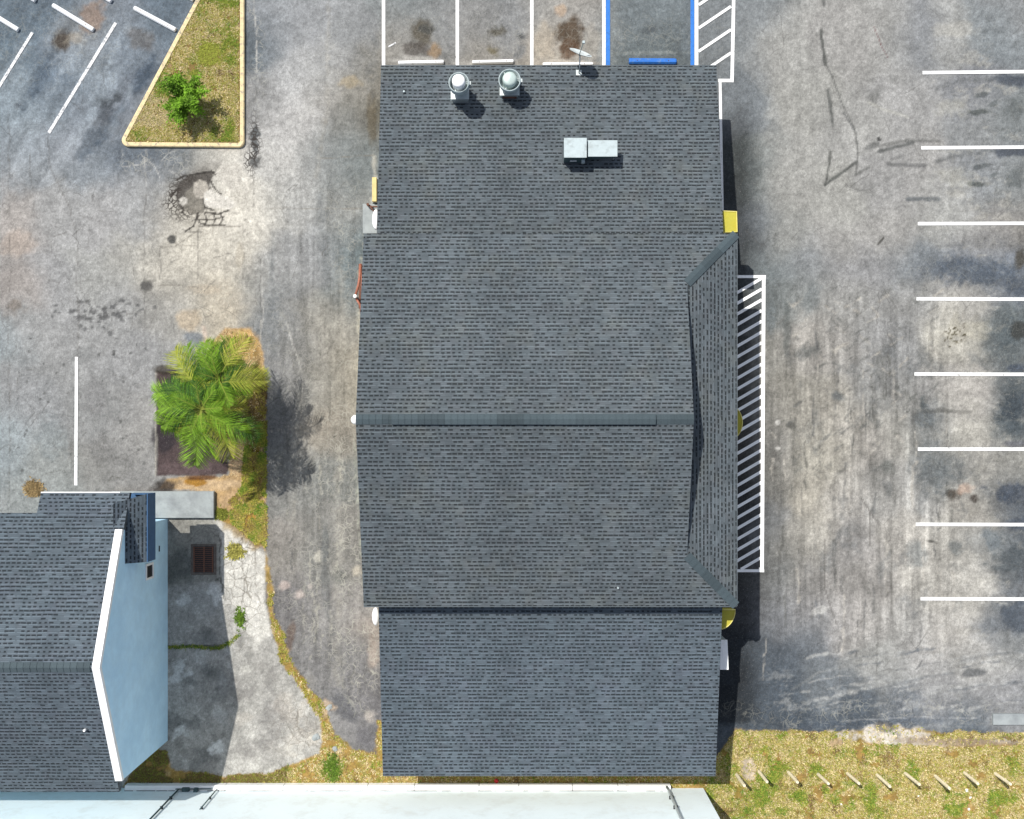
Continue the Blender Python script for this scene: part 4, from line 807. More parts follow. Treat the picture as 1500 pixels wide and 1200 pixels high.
# small flashing pipes on the roof
# awnings -------------------------------------------------------------
def awning(poly, z, label):
    pts = [P(x, y, z) for x, y in poly]; c = sum(pts, Vector()) / len(pts)
    e = empty('awning', (c.x, c.y, z), label, 'awning', 'yellow awnings on the right wall')
    mb = MB(); mb.prism([(p.x, p.y) for p in pts], z - .07, z); mb.build('canopy', M['yellow'], e)
    ins = [(c.x + (p.x - c.x) * .985, c.y + (p.y - c.y) * .985) for p in pts]
    mb = MB(); mb.prism(ins, z - .40, z - .072); mb.build('valance', M['yellow'], e)
    mb = MB()
    rim = [Vector((c.x + (p.x - c.x) * .99, c.y + (p.y - c.y) * .99, z + .012)) for p in pts]; mb.tube(rim + [rim[0]], .018, 6); mb.build('rim', plain('pale_yellow_rim', (.7, .62, .2, 1)), e)
awning([(1050, 309), (1079, 310), (1080, 340), (1050, 341)], 3.0, 'square yellow awning above the top right roof hip')
awning([(1050, 893)] + [(1053 + 24 * math.cos(t), 893 + 29 * math.sin(t)) for t in [k * math.pi / 16 for k in range(0, 8)]] + [(1050, 922)], 2.6, 'quarter round yellow awning below the bottom right roof corner')
awning([(1060, 590)] + [(1066 + 21.5 * math.cos(t), 619 + 26 * math.sin(t)) for t in [(-8 + k) * math.pi / 16 for k in range(0, 17)]] + [(1060, 648)], 3.0, 'half round yellow awning midway along the hatched walkway')
mb = MB()
p0, p1 = P(1052, 980, 2.0), P(1066, 938, 2.0)
mb.prism([(6.61, p0.y), (P(1066, 980, 2).x, p0.y), (P(1064.5, 938, 2).x, p1.y), (6.61, p1.y)], 1.2, 2.0)
mb2 = MB(); e = empty('wall_cabinet', (6.9, (p0.y + p1.y) / 2, 1.2), 'narrow white box fixed on the right wall near the quarter round awning', 'cabinet')
mb.build('case', M['metalw'], e)
mb2.prism([(6.61, p0.y - .02), (P(1067, 980, 2).x, p0.y - .02), (P(1065.3, 937, 2).x, p1.y + .02), (6.61, p1.y + .02)], 2.0, 2.03); mb2.build('lid', M['white'], e)

# ------------------------------------------------------------------ ROOF EQUIPMENT
def zroofN(y): return zn(y)
def exhaust(px, py, r, hh, label, bodymat, twin):
    rust = bodymat is M['rust']; bodymat = M['metal']
    # px,py: top centre in survey pixels; the base sits on the wing roof under it
    for _ in range(12):
        zt = zroofN(P(px, py, 3).y) + hh; c = P(px, py, zt)
        zt = zroofN(c.y) + hh; c = P(px, py, zt)
    z0 = zroofN(c.y); e = empty('exhaust_fan', (c.x, c.y, z0), label, 'exhaust fan', 'rooftop exhaust fans'); q = (c.x, c.y)
    b = r * .78
    mb = MB(); mb.box(c.x - b, c.x + b, c.y - b, c.y + b, z0 - .1, z0 + .34 * hh); mb.box(c.x - b - .04, c.x + b + .04, c.y - b - .04, c.y + b + .04, z0 + .34 * hh, z0 + .37 * hh); mb.build('curb', bodymat, e)
    if rust: mb = MB(); mb.box(c.x - b * .8, c.x + b * .8, c.y - b - .03, c.y - b - .002, z0 + .02, z0 + .16); mb.build('rusty_flashing', M['rust'], e)
    mb = MB(); mb.lathe(q, [(r * .55, z0 + .37 * hh), (r * .62, z0 + .5 * hh), (r * .95, z0 + .60 * hh), (r, z0 + .72 * hh), (r * 1.0, z0 + .84 * hh), (r * .96, z0 + .86 * hh), (r * .9, z0 + .84 * hh), (r * .86, z0 + .66 * hh), (r * .55, z0 + .6 * hh)], 32); mb.build('wind_band', M['metalw'], e)
    mb = MB(); mb.lathe(q, [(r * .64, z0 + .62 * hh), (r * .64, z0 + .92 * hh), (r * .61, z0 + .96 * hh), (r * .45, z0 + .985 * hh), (.001, z0 + hh)], 32); mb.build('motor_dome', M['white'] if twin else M['palegreen'], e)
    for a in (0.15, 2.2, 4.3):
        mb = MB(); mb.tube([(c.x + r * .6 * math.cos(a), c.y + r * .6 * math.sin(a), z0 + .80 * hh), (c.x + r * .97 * math.cos(a), c.y + r * .97 * math.sin(a), z0 + .80 * hh)], .02, 6); mb.build('bracket', M['metal'], e)
    mb = MB(); mb.box(c.x + r * .92, c.x + r * 1.12, c.y - .05, c.y + .06, z0 + .58 * hh, z0 + .8 * hh); mb.build('switch_box', M['metal'], e)
exhaust(671.5, 117, .335, 1.45, 'left exhaust fan with bright white dome near the top roof edge', M['metal'], True)
exhaust(746.5, 114.5, .37, 1.05, 'right exhaust fan with pale green dome and rusty curb', M['rust'], False)
# rooftop air unit with side hood
zu = zroofN(P(842, 225, 3.2).y)
a = P(827, 203, zu + .75); b = P(858.5, 230, zu + .75); c0 = ((a.x + b.x) / 2, (a.y + b.y) / 2)
e = empty('rooftop_air_unit', (c0[0], c0[1], zroofN(c0[1])), 'pale metal air unit and hood on the shingles right of the fans', 'air unit')
mb = MB(); mb.box(a.x, b.x, b.y, a.y, zu + .12, zu + .72); mb.build('cabinet', [M['metaldark']], e)
mb = MB(); mb.box(a.x - .02, b.x + .02, b.y - .02, a.y + .02, zu + .722, zu + .75); mb.build('lid', M['metalw'], e)
mb = MB(); mb.box(a.x - .04, b.x + .06, b.y - .03, a.y + .03, zu - .14, zu + .118); mb.build('curb', M['fascia'], e)
a2 = P(861, 206.5, zu + .62); b2 = P(903.5, 228.5, zu + .62)
mb = MB()
mb.face([(a2.x, b2.y, zu + .59), (b2.x, b2.y, zu + .59), (b2.x, b2.y, zu + .45), (a2.x, b2.y, zu + .12)]); mb.face([(a2.x, a2.y, zu + .59), (a2.x, a2.y, zu + .12), (b2.x, a2.y, zu + .45), (b2.x, a2.y, zu + .59)])
mb.face([(a2.x, a2.y, zu + .12), (a2.x, b2.y, zu + .12), (b2.x, b2.y, zu + .45), (b2.x, a2.y, zu + .45)]); mb.face([(b2.x, b2.y, zu + .45), (b2.x, b2.y, zu + .59), (b2.x, a2.y, zu + .59), (b2.x, a2.y, zu + .45)]); mb.face([(a2.x, b2.y, zu + .12), (a2.x, a2.y, zu + .12), (a2.x, a2.y, zu + .59), (a2.x, b2.y, zu + .59)])
mb.build('duct', M['metaldark'], e)
mb = MB(); mb.box(a2.x - .0, b2.x + .02, b2.y - .02, a2.y + .02, zu + .592, zu + .62); mb.build('hood', M['metalw'], e)
for xx in (b2.x - .06,):
    for yy in (a2.y - .05, b2.y + .05):
        mb = MB(); mb.box(xx - .02, xx + .02, yy - .02, yy + .02, zroofN(yy) - .05, zu + .46); mb.build('leg', M['metal'], e)
mb = MB(); mb.box(b.x - .12, b.x - .02, b.y - .09, b.y - .001, zu + .28, zu + .44); mb.build('junction_box', M['metalw'], e)
mb = MB(); mb.box(a.x + .2, a.x + .42, b.y - .02, b.y - .001, zu + .3, zu + .34); mb.build('handle', M['white'], e)
# satellite dish
dz = 3.05; dc = P(850, 79, dz); e = empty('satellite_dish', (dc.x, 12.73, 2.3), 'grey satellite dish tilted on a mast at the top roof edge', 'satellite dish')
mb = MB(); tilt = Vector((.30, .78, .55)).normalized(); ux = Vector((.88, -.40, -.05)).normalized(); ux = (ux - tilt * ux.dot(tilt)).normalized(); uy = tilt.cross(ux)
rings = []
for rr, dd in ((.02, .0), (.15, .006), (.26, .02), (.36, .045)):
    rings.append([dc + ux * rr * 1.08 * math.cos(t) + uy * rr * .95 * math.sin(t) + tilt * dd for t in [k * math.pi / 14 for k in range(28)]])
for r0, r1 in zip(rings, rings[1:]):
    for k in range(28):
        j = (k + 1) % 28; mb.face([r0[k], r0[j], r1[j], r1[k]], 0, smooth=True); mb.face([r0[k] - tilt * .012, r1[k] - tilt * .012, r1[j] - tilt * .012, r0[j] - tilt * .012], 0, smooth=True)
mb.build('reflector', plain('grey_dish_paint', (.50, .54, .54, 1), .5), e, weld=False)
mb = MB(); mb.tube([(dc.x, 12.45, zn(12.45)), (dc.x, 12.5, 2.75), tuple(dc - tilt * .03)], .022); mb.build('mast', M['metal'], e)
mb = MB(); mb.tube([tuple(dc - uy * .33), tuple(dc - uy * .25 + tilt * .42)], .012); mb.build('feed_arm', M['metaldark'], e)
mb = MB(); q = dc - uy * .25 + tilt * .42; mb.box(q.x - .04, q.x + .04, q.y - .04, q.y + .04, q.z - .03, q.z + .05); mb.build('receiver', M['metalw'], e)
mb = MB(); mb.box(dc.x - .1, dc.x + .1, 12.38, 12.56, zn(12.47) - .005, zn(12.47) + .03); mb.build('mount_plate', M['metal'], e)

# ------------------------------------------------------------------ LEFT WALL FITTINGS of the main building
def lamp(px, py, z, rx, ry, label):
    c = P(px, py, z); e = empty('wall_light', (c.x, c.y, z), label, 'wall light', 'white lights under the left eaves')
    mb = MB(); mb.lathe((0, 0), [(.001, .13), (.09, .12), (.17, .07), (.2, 0), (.17, -.05), (.001, -.08)], 20)
    for i, v in enumerate(mb.v): mb.v[i] = (c.x + v[0] * rx / .2, c.y + v[1] * ry / .2, z + v[2])
    mb.build('shade', M['white'], e)
    mb = MB(); mb.tube([(c.x, c.y, z - .05), (c.x + .45, c.y, z - .05)], .02); mb.build('arm', M['metal'], e)
lamp(521, 615, 3.2, .16, .16, 'small round white light at the left end of the ridge line')
lamp(551, 322, 2.1, .14, .36, 'white oval light at the left wall above the service pad')
lamp(550.5, 903, 2.1, .13, .32, 'white oval light at the left edge of the gap shadow')
mb = MB(); a, b = P(532, 300), P(560, 343); mb.box(a.x, b.x, b.y, a.y, 0, .12); mb.box(P(546, 0).x, b.x, P(0, 299).y, P(0, 262).y, 0, .14)
o = mb.build('service_pad', M['slab']); tag(o, 'low pale concrete pad at the notch of the left wall', 'concrete pad')
mb = MB(); mb.box(P(546, 0).x + .02, P(553, 0).x, P(0, 298).y, P(0, 263).y, .145, .3); o = mb.build('yellow_board', plain('faded_yellow_board', (.55, .45, .2, 1))); tag(o, 'faded yellow board lying against the left wall above the pad', 'board')
e = empty('gas_pipe', (P(541, 304).x, P(541, 304).y, .1), 'rusty bent pipe on the service pad by the left wall', 'pipe')
mb = MB(); q = [P(539, 300, .25), P(545, 303, .3), P(558, 303, .3)]; mb.tube(q, .03); mb.tube([P(541, 301, .27), P(549, 312, .27)], .028); mb.tube([P(545, 303, .3), P(545, 303, .05)], .03); mb.build('pipe', M['rust'], e)
mb = MB(); c = P(539, 300, .3); mb.cyl((c.x, c.y), .05, .2, .36, 14); mb.build('regulator', M['rust'], e)
e = empty('water_pipe', (P(520, 435).x, P(520, 435).y, 0), 'reddish backflow pipe with a white cap beside the left wall', 'pipe')
mb = MB(); c = P(520, 434, .5)
mb.tube([P(528, 387, .3), P(527, 405, .42), P(525, 418, .46), P(521, 432, .48)], .045, 10); mb.tube([P(520, 434, .45), P(520, 434, .0)], .05, 10); mb.tube([P(521, 436, .4), P(528, 448, .4), P(529, 460, .2)], .04, 10); mb.tube([P(531, 392, .15), P(531, 455, .15)], .05, 8); mb.build('pipe', M['copper'], e)
mb = MB(); mb.cyl((c.x, c.y), .078, .46, .56, 18, r1=.06); mb.build('cap', M['white'], e)
mb = MB(); mb.box(P(526, 0).x, P(545, 0).x, P(0, 452).y, P(0, 388).y, 0.0, .13); mb.build('plinth', M['rust'], e)

# ------------------------------------------------------------------ BLUE BUILDING (left)
bb = empty('blue_building', (-14, -7, 0), 'light blue building with white rake trim and dark shingled roof at the left', 'building')
XW = -12.54; RY, RZ, SLP = -6.90, 5.85, .423; zl = lambda y: RZ - SLP * abs(y - RY); X_0 = -26.0
YS2 = -11.36; YN2 = -2.36; YN3 = -1.72
mb = MB()
xe = XW - .15
roofpoly(mb, [(X_0, YS2, zl(YS2)), (xe, YS2, zl(YS2)), (xe, RY, RZ), (X_0, RY, RZ)], (1, 0, 0), (0, YS2, zl(YS2)))
xs = P(60, 722, zl(YN3)).x; xp = P(190, 722, zl(YN3)).x
roofpoly(mb, [(X_0, YN2, zl(YN2)), (X_0, RY, RZ), (xe, RY, RZ), (xe, YN2 - .52, zl(YN2 - .52)), (xp, YN2 - .52, zl(YN2 - .52)), (xp, YN3, zl(YN3)), (xs, YN3, zl(YN3)), (xs, YN2, zl(YN2))], (1, 0, 0), (0, YN2, zl(YN2)))
mb.build('roof', [M['shingle_blue'], M['fascia']], bb, weld=False)
mb = MB(); capstrip(mb, (X_0, RY, RZ), (XW - .27, RY, RZ), .15, Vector((0, 1, -SLP)), Vector((0, -1, -SLP))); mb.build('ridge_cap', M['cap'], bb, weld=False)
# gable wall
mb = MB(); ya, yb = -2.86, -10.94
mb.prism([(0, 0)] * 0 or [(X_0, ya), (XW, ya), (XW, yb), (X_0, yb)], -.05, 3.9)
mb.face([(XW - .002, ya, 3.88), (XW - .002, yb, 3.88), (XW - .002, yb, zl(yb) - .06), (XW - .002, RY, RZ - .06), (XW - .002, ya, zl(ya) - .06)])
mb.build('wall', M['bluewall'], bb, weld=False)
# rake trim: flat white boards on the roof edge
for y0, y1 in ((ya, RY), (yb, RY)):
    mb = MB(); za, zb = zl(y0), RZ
    x0, x1 = XW - .20, XW + .03
    top = [(x0, y0, za + .03), (x1, y0, za + .03), (x1, y1, zb + .03), (x0, y1, zb + .03)]; bot = [(x, y, z - .16) for x, y, z in top]
    mb.face(top); mb.face(bot[::-1])
    for i in range(4): j = (i + 1) % 4; mb.face([bot[i], bot[j], top[j], top[i]])
    mb.build('rake_trim', M['white'], bb)
# white gutters on the top eave
mb = MB(); mb.box(xs, P(176, 722, zl(YN3)).x, YN3 + .002, YN3 + .035, zl(YN3) - .06, zl(YN3) + .008); mb.build('gutter', M['white'], bb)
# little porch roof with vertical courses
zp = 3.45; pe = -12.0; yn, ys = -1.76, -4.0; pw = P(190, 760, 4.0).x
mb = MB(); zt = zl(-2.9) + .02
zpk = 4.12
roofpoly(mb, [(pe, yn, zp), (pe, ys, zp), (xp - .35, ys, zpk), (xp - .35, yn - .28, zpk)], (0, 1, 0), (pe, yn, zp), th=.1)
mb.build('porch_roof', [M['shingle_blue'], M['fascia']], bb, weld=False)
mb = MB(); mb.box(pe + .002, pe + .03, ys, yn, 2.75, zp - .004); mb.box(xe, pe, yn - .032, yn - .002, 2.75, zp - .12); mb.build('porch_fascia', M['bluefascia'], bb)
mb = MB(); mb.face([(XW + .002, ys, 2.77), (pe, ys, 2.77), (pe, ys, zp - .1), (xp - .34, ys, zpk - .1), (XW + .002, ys, 3.3)]); mb.face([(pe - .01, ys, 2.78), (pe - .01, yn - .03, 2.78), (XW - .4, yn - .03, 2.78), (XW - .4, -2.8, 2.78), (XW, -2.8, 2.78), (XW, ys, 2.78)]); mb.build('porch_soffit', M['bluefascia'], bb, weld=False)
mb = MB(); mb.face([(xp - .1, -2.88, zl(-2.88) + .01), (XW + .01, -2.88, zp + .35), (XW + .01, -2.6, zp + .35), (xp - .1, -2.6, zl(-2.6) + .01)]); mb.build('flashing', M['metalw'], bb)
# louvred vent on the wall
vy0, vy1 = -4.80, -4.25; e = empty('vent_anchor', (0, 0, 0), '', ''); bpy.data.objects.remove(e)
mb = MB(); xw = XW
for y0, y1, z0, z1 in ((vy0, vy1, 2.1, 2.18), (vy0, vy1, 1.5, 1.58), (vy0, vy0 + .07, 1.58, 2.1), (vy1 - .07, vy1, 1.58, 2.1)): mb.box(xw + .001, xw + .045, y0, y1, z0, z1)
vf = mb.build('wall_vent', M['white'], bb)
mb = MB(); mb.box(xw + .001, xw + .02, vy0 + .072, vy1 - .072, 1.582, 2.098)
lv = mb.build('louvre', M['black']); lv.parent = vf; lv.matrix_parent_inverse = vf.matrix_parent_inverse.copy(); lv.matrix_parent_inverse = Matrix.Identity(4)
lv.matrix_parent_inverse = (Matrix.Translation(bb.location) @ vf.matrix_parent_inverse).inverted()
mb = MB(); mb.tube([(XW + .02, -3.75, .9), (XW + .02, -3.95, .9)], .02); mb.build('hose_tap', M['black'], bb)
# roof pipe flashing
pv = P(134, 1063, zl(-10.0)); e = empty('vent_pipe', (pv.x, pv.y, zl(pv.y)), 'tiny white vent pipe on the blue building roof near the white wall', 'vent pipe')
mb = MB(); mb.cyl((pv.x, pv.y), .035, zl(pv.y) - .05, zl(pv.y) + .14, 12); mb.build('pipe', M['white'], e)
mb = MB(); mb.cyl((pv.x, pv.y), .07, zl(pv.y) - .06, zl(pv.y) + .035, 12); mb.build('collar', M['fascia'], e)
# small nail-head flashings on the big roof
for px, py, lb in ((592, 135, 'tiny pale vent stub on the shingles left of the left exhaust fan'), (905, 861, 'tiny pale vent stub on the lower shingles right of centre')):
    z = zn(P(px, py, 2.5).y) if py < 300 else ZE + sS * (P(px, py, 4.2).y - YS); q = P(px, py, z)
    e = empty('vent_pipe', tuple(q), lb, 'vent pipe'); mb = MB(); mb.cyl((q.x, q.y), .03, z - .05, z + .08, 10); mb.build('pipe', M['metalw'], e)

# ------------------------------------------------------------------ YARD FITTINGS
a, b = P(227, 759, .2), P(313, 720, .2)
mb = MB(); mb.box(-14.5, b.x, a.y, b.y, -.02, .2)
bm_o = mb.build('concrete_stoop', M['slab']); tag(bm_o, 'smooth pale concrete stoop slab beside the blue porch', 'concrete slab')
bv = bm_o.modifiers.new('Bevel', 'BEVEL'); bv.width = .015; bv.segments = 2
a, b = P(1455, 1062, .1), P(1640, 1046, .1); mb = MB(); mb.box(a.x, b.x, a.y, b.y, -.02, .1); o = mb.build('concrete_slab', M['slab']); tag(o, 'pale flat concrete slab at the right edge beside the grass', 'concrete slab')
c = P(298.5, 819.5); e = empty('drain_grate', (c.x, c.y, 0), 'rusty slotted drain grate in a square dark frame beside the blue wall', 'drain grate')
mb = MB(); w, h2 = 18.5 / S, 22.5 / S; t = .085
for bx in ((-w, w, h2 - t, h2), (-w, w, -h2, -h2 + t), (-w, -w + t, -h2 + t, h2 - t), (w - t, w, -h2 + t, h2 - t)): mb.box(c.x + bx[0], c.x + bx[1], c.y + bx[2], c.y + bx[3], 0, .035)
mb.build('frame', plain('stained_steel', (.10, .085, .075, 1), .8, var=.3, scale=9), e)
mb = MB(); mb.box(c.x - w + t, c.x + w - t, c.y - h2 + t, c.y + h2 - t, 0.0, .016); mb.build('sump', M['black'], e)
mb = MB()
for i in range(13):
    y = c.y - h2 + t + .05 + i * (2 * h2 - 2 * t - .1) / 12; mb.box(c.x - w + t + .06, c.x + w - t - .02, y - .011, y + .011, .017, .032)
for x in (c.x - w + t + .03, c.x + .02, c.x + w - t - .04): mb.box(x - .025, x + .025, c.y - h2 + t + .01, c.y + h2 - t - .01, .0335, .04)
mb.build('grille', M['rust'], e)

# ------------------------------------------------------------------ WHITE BUILDING (bottom)
wb = empty('white_building', (-5, -13, 0), 'long white painted building wall along the bottom edge', 'building')
YW = -12.67; XE = P(1030, 1157).x
mb = MB(); mb.box(-30, XE, YW - 9, YW, -.05, 6.0); mb.build('wall', M['wallwhite'], wb)
mb = MB(); mb.box(-30, XE + .06, YW - 9.06, YW + .06, 6.0, 6.12); mb.build('coping', M['white'], wb)
xk0, xk1 = P(187, 1150).x, P(981, 1150).x
mb = MB(); x = xk0; jl = [333, 418, 540, 608, 702, 760, 838, 904, 981]; x_ = 187
for j in jl:
    mb.box(P(x_, 0).x + .012, P(j, 0).x - .012, YW + .002, YW + .19, -.03, .3 + random.uniform(-.006, .006)); x_ = j
mb.build('plinth', M['white'], wb)
mb = MB()
for k in range(70):
    xx = random.uniform(xk0, xk1); ln = random.uniform(.05, .5); mb.box(xx, xx + ln, YW + .003, YW + .02, .315, .325)
jg = mb.build('joint_grime', M['fascia'], wb); jg['kind'] = 'stuff'
def conduit(px, py, top, r, label, hook):
    b0 = P(px, py, .3); q = empty('wall_pipe', (b0.x, YW + .07, .3), label, 'pipe', 'pipes on the white wall')
    pts = [(b0.x - .05, YW + .17, .36), (b0.x, YW + .09, .55), (b0.x, YW + .07, top)] if hook else [(b0.x, YW + .07, .35), (b0.x, YW + .07, top)]
    mb = MB(); mb.tube(pts, r); mb.build('pipe', M['metal'] if hook else M['metaldark'], q)
    for z in (1.1, 2.0):
        if z < top: mb = MB(); mb.box(b0.x - r * 1.6, b0.x + r * 1.6, YW + .001, YW + .07 + r * 1.05, z, z + .03); mb.build('pipe_clamp', M['black'], q)
conduit(978, 1152, 5.9, .05, 'grey downpipe near the right end of the white wall', True)
conduit(262, 1157, 5.9, .03, 'dark pipe climbing the white wall closest to the blue building', False)
conduit(318, 1160, 2.2, .022, 'short dark pipe on the white wall near the shaded yard corner', False)
mb = MB(); c = P(284, 1154, .45); mb.box(c.x - .45, c.x - .2, YW + .01, YW + .14, .31, .42); mb.box(c.x - .02, c.x + .12, YW + .01, YW + .13, .31, .46); mb.tube([(c.x - .7, YW + .08, .34), (c.x + .6, YW + .09, .34)], .02)
e = empty('meter_box', (c.x, c.y, .3), 'dark meter boxes and pipework on the white ledge', 'meter box'); mb.build('box', M['metaldark'], e)

# ------------------------------------------------------------------ WOODEN POSTS
base_me = None
spots = [((1079, 1135), (1092, 1152.3)), ((1111.5, 1130), (1123, 1148)), ((1154.6, 1131), (1166.5, 1146.5)), ((1198, 1134), (1212, 1151.3)), ((1241, 1133), (1257, 1150)), ((1284.5, 1135), (1302.7, 1152)), ((1326, 1133), (1344, 1151)), ((1370, 1137), (1390, 1155)), ((1412.5, 1132), (1431.7, 1149)), ((1457.3, 1133), (1478.7, 1149.4))]
plab = ['first wooden post, closest to the building corner', 'second wooden post from the building corner, by bare sandy ground', 'third wooden post from the building corner', 'fourth wooden post from the building corner', 'fifth wooden post from the building corner', 'fifth wooden post from the right edge of the view', 'fourth wooden post from the right edge of the view', 'third wooden post from the right edge, pale and thick', 'second wooden post from the right edge of the view', 'last wooden post, closest to the right edge of the view']
bm = bmesh.new(); R1 = .058; prev = None
for zq, rq in ((-.1, 1.04), (.0, 1.04), (.5, 1.0), (1.0, .97), (1.13, .96), (1.16, .8)):
    ring = [bm.verts.new((R1 * rq * math.cos(k * math.pi / 6), R1 * rq * math.sin(k * math.pi / 6), zq)) for k in range(12)]
    if prev: [bm.faces.new((prev[k], prev[(k + 1) % 12], ring[(k + 1) % 12], ring[k])) for k in range(12)]
    prev = ring
bm.faces.new(prev); pme = bpy.data.meshes.new('wooden_post'); bm.to_mesh(pme); bm.free(); pme.materials.append(M['wood'])
for i, (b0, t0) in enumerate(spots):
    o = link('wooden_post', pme); q = P(*b0, .01); o.location = q
    hh = H * (1 - (b0[0] - CX) / (t0[0] - CX)) * .5 + H * (1 - (b0[1] - CY) / (t0[1] - CY)) * .5
    tz = P(*t0, hh); sc = hh / 1.16; o.scale = (1.15 if i == 7 else 1, 1, sc); o.rotation_euler = (-(tz.y - q.y) / hh, (tz.x - q.x) / hh, i)
    o.rotation_euler = (random.uniform(-.04, .04), random.uniform(-.03, .03), i * .7)
    tag(o, plab[i], 'post', 'row of wooden posts in the grass')
# litter and stones
def stone(px, py, r, mat, name, label, cat, grp=None, flat=.5, z=.02):
    bm = bmesh.new(); bmesh.ops.create_icosphere(bm, subdivisions=2, radius=1)
    for v in bm.verts: v.co *= random.uniform(.75, 1.2); v.co.x *= r; v.co.y *= r * random.uniform(.65, .95); v.co.z *= r * flat
    me = bpy.data.meshes.new(name); bm.to_mesh(me); bm.free(); me.materials.append(mat); q = P(px, py); o = link(name, me, None, (q.x, q.y, z)); o.rotation_euler.z = random.uniform(0, 3); tag(o, label, cat, grp)
stone(1416, 1158, .085, M['stopwhite'], 'paper_scrap', 'white crumpled scrap below the posts at the right', 'litter', flat=.25)
stone(1421, 1168, .05, M['stopwhite'], 'paper_scrap', 'small white scrap just below the crumpled one', 'litter', flat=.25)
stone(1345, 1166, .045, M['stopwhite'], 'paper_scrap', 'small white scrap alone below the middle posts', 'litter', flat=.25)
stone(1232, 1178, .045, M['stopwhite'], 'paper_scrap', 'white scrap in the lower grass below the fifth post', 'litter', flat=.3)
stone(1419, 1185, .05, M['stopwhite'], 'paper_scrap', 'white scrap at the lower right grass', 'litter', flat=.3)
stone(463, 1080, .16, M['slab'], 'broken_concrete', 'pale broken concrete lump at the yard edge', 'rubble', flat=.3)
stone(491, 1097, .11, M['slab'], 'broken_concrete', 'small pale concrete lump in the dry grass near the building', 'rubble', flat=.3)
stone(482, 1036, .13, M['slab'], 'broken_concrete', 'flat concrete chunk where the grass strip meets the driveway', 'rubble', flat=.25)
stone(727, 1143, .09, M['red'], 'red_can', 'small red can below the bottom roof edge', 'litter', flat=.5, z=.05)

# ------------------------------------------------------------------ PALM
def frond_mesh(L, droop, nleaf, colr, wl=.42, rise=.35):
    vs, fs, cs = [], [], []
    def cpt(t):
        r = L * t; return Vector((r * (1 - .12 * t * t), 0, rise * L * t - droop * L * t * t * 1.25))
    m_ = 10; tri = 5
    for i in range(m_):
        a, b = cpt(i / m_), cpt((i + 1) / m_); w0 = .018 * (1 - i / m_ * .8)
        k = len(vs); vs += [(a.x, -w0, a.z), (a.x, w0, a.z), (b.x, w0 * .9, b.z), (b.x, -w0 * .9, b.z)]; fs.append((k, k + 1, k + 2, k + 3)); cs += [np.array([.22, .25, .04])] * 4
    for i in range(nleaf):
        t = .14 + .86 * (i + .5) / nleaf; p = cpt(t); ll = wl * L * math.sin(math.pi * min(1, (t * .86 + .12))) ** .7 * random.uniform(.85, 1.1)
        for s in (-1, 1):
            fwd = .6 + .7 * t + random.uniform(-.25, .25); d = Vector((fwd, s * 1.0, -.2 + random.uniform(-.35, .3))).normalized()
            mid = p + d * ll * .5 + Vector((0, 0, .03)); tip = p + d * ll + Vector((0, 0, -.22 * ll)); w_ = .0085 * L
            q = Vector((w_, 0, .0)); col = colr * random.uniform(.5, 1.4)
            k = len(vs); vs += [tuple(p - q * .5), tuple(p + q * .5), tuple(mid + q * .7), tuple(mid - q * .7), tuple(tip)]
            fs += [(k, k + 1, k + 2, k + 3), (k + 3, k + 2, k + 4)]; cs += [col] * 4 + [col * 1.2]
    me = bpy.data.meshes.new('frond'); me.from_pydata(vs, [], fs); ca = me.color_attributes.new('tint', 'FLOAT_COLOR', 'POINT')
    ca.data.foreach_set('color', np.array([[*c, 1] for c in cs], np.float32).ravel()); me.materials.append(M['leaf']); return me
PB = P(352, 598); palm = empty('palm_tree', (PB.x, PB.y, 0), 'bushy green palm with arching fronds above the planter pit', 'palm tree')
heads = []
for (hx, hy, hz_, n_) in ((296, 600, 3.4, 17), (322, 556, 3.1, 14), (290, 560, 2.7, 11)):
    h_ = P(hx, hy, hz_); heads.append((h_, n_))
    mb = MB(); q0 = Vector((PB.x - .75 + random.uniform(-.2, .2), PB.y + random.uniform(-.25, .25), -.02)); pts = [q0.lerp(h_, t) + Vector((0, 0, .25 * math.sin(t * math.pi))) for t in (0, .2, .4, .6, .8, 1)]
    mb.tube(pts, .12, 10, r1=.08); mb.build('trunk', M['bark'], palm)
BG = np.array([.17, .31, .022]); YG = np.array([.34, .37, .05]); DG = np.array([.05, .13, .02])
def add_frond(h_, ang, L, droop, col, rise):
    me = frond_mesh(L, droop, 56, col, rise=rise); o = link('frond', me, palm); o.location = h_ - palm.location; o.rotation_euler = (random.uniform(-.25, .25), 0, ang)
for hi_, (h_, n_) in enumerate(heads):
    for i in range(n_):
        ang = i * 2 * math.pi / n_ + random.uniform(-.22, .22) + hi_ * .4; L = random.uniform(1.1, 1.9) * (.9 if hi_ else 1.0)
        add_frond(h_, ang, L, random.uniform(.35, .75), random.choice([BG, BG, BG * 1.15, YG, DG]), random.uniform(.1, .45))
    for i in range(5): add_frond(h_ + Vector((0, 0, .1)), random.uniform(0, 6.28), random.uniform(.8, 1.2), .3, random.choice([BG, DG]), .9)
for (fx, fy, ang, L, col) in ((296, 612, -1.75, 1.85, BG * 1.25), (318, 596, -1.35, 1.95, YG), (288, 566, 2.25, 1.75, YG * 1.05), (325, 560, .05, 1.6, YG * .9), (325, 545, 1.0, 1.6, YG), (284, 585, 3.05, 1.75, BG * 1.3), (286, 600, 3.6, 1.6, BG), (320, 600, -.6, 1.7, DG)):
    add_frond(P(fx, fy, 3.3), ang, L, .45, col, .2)
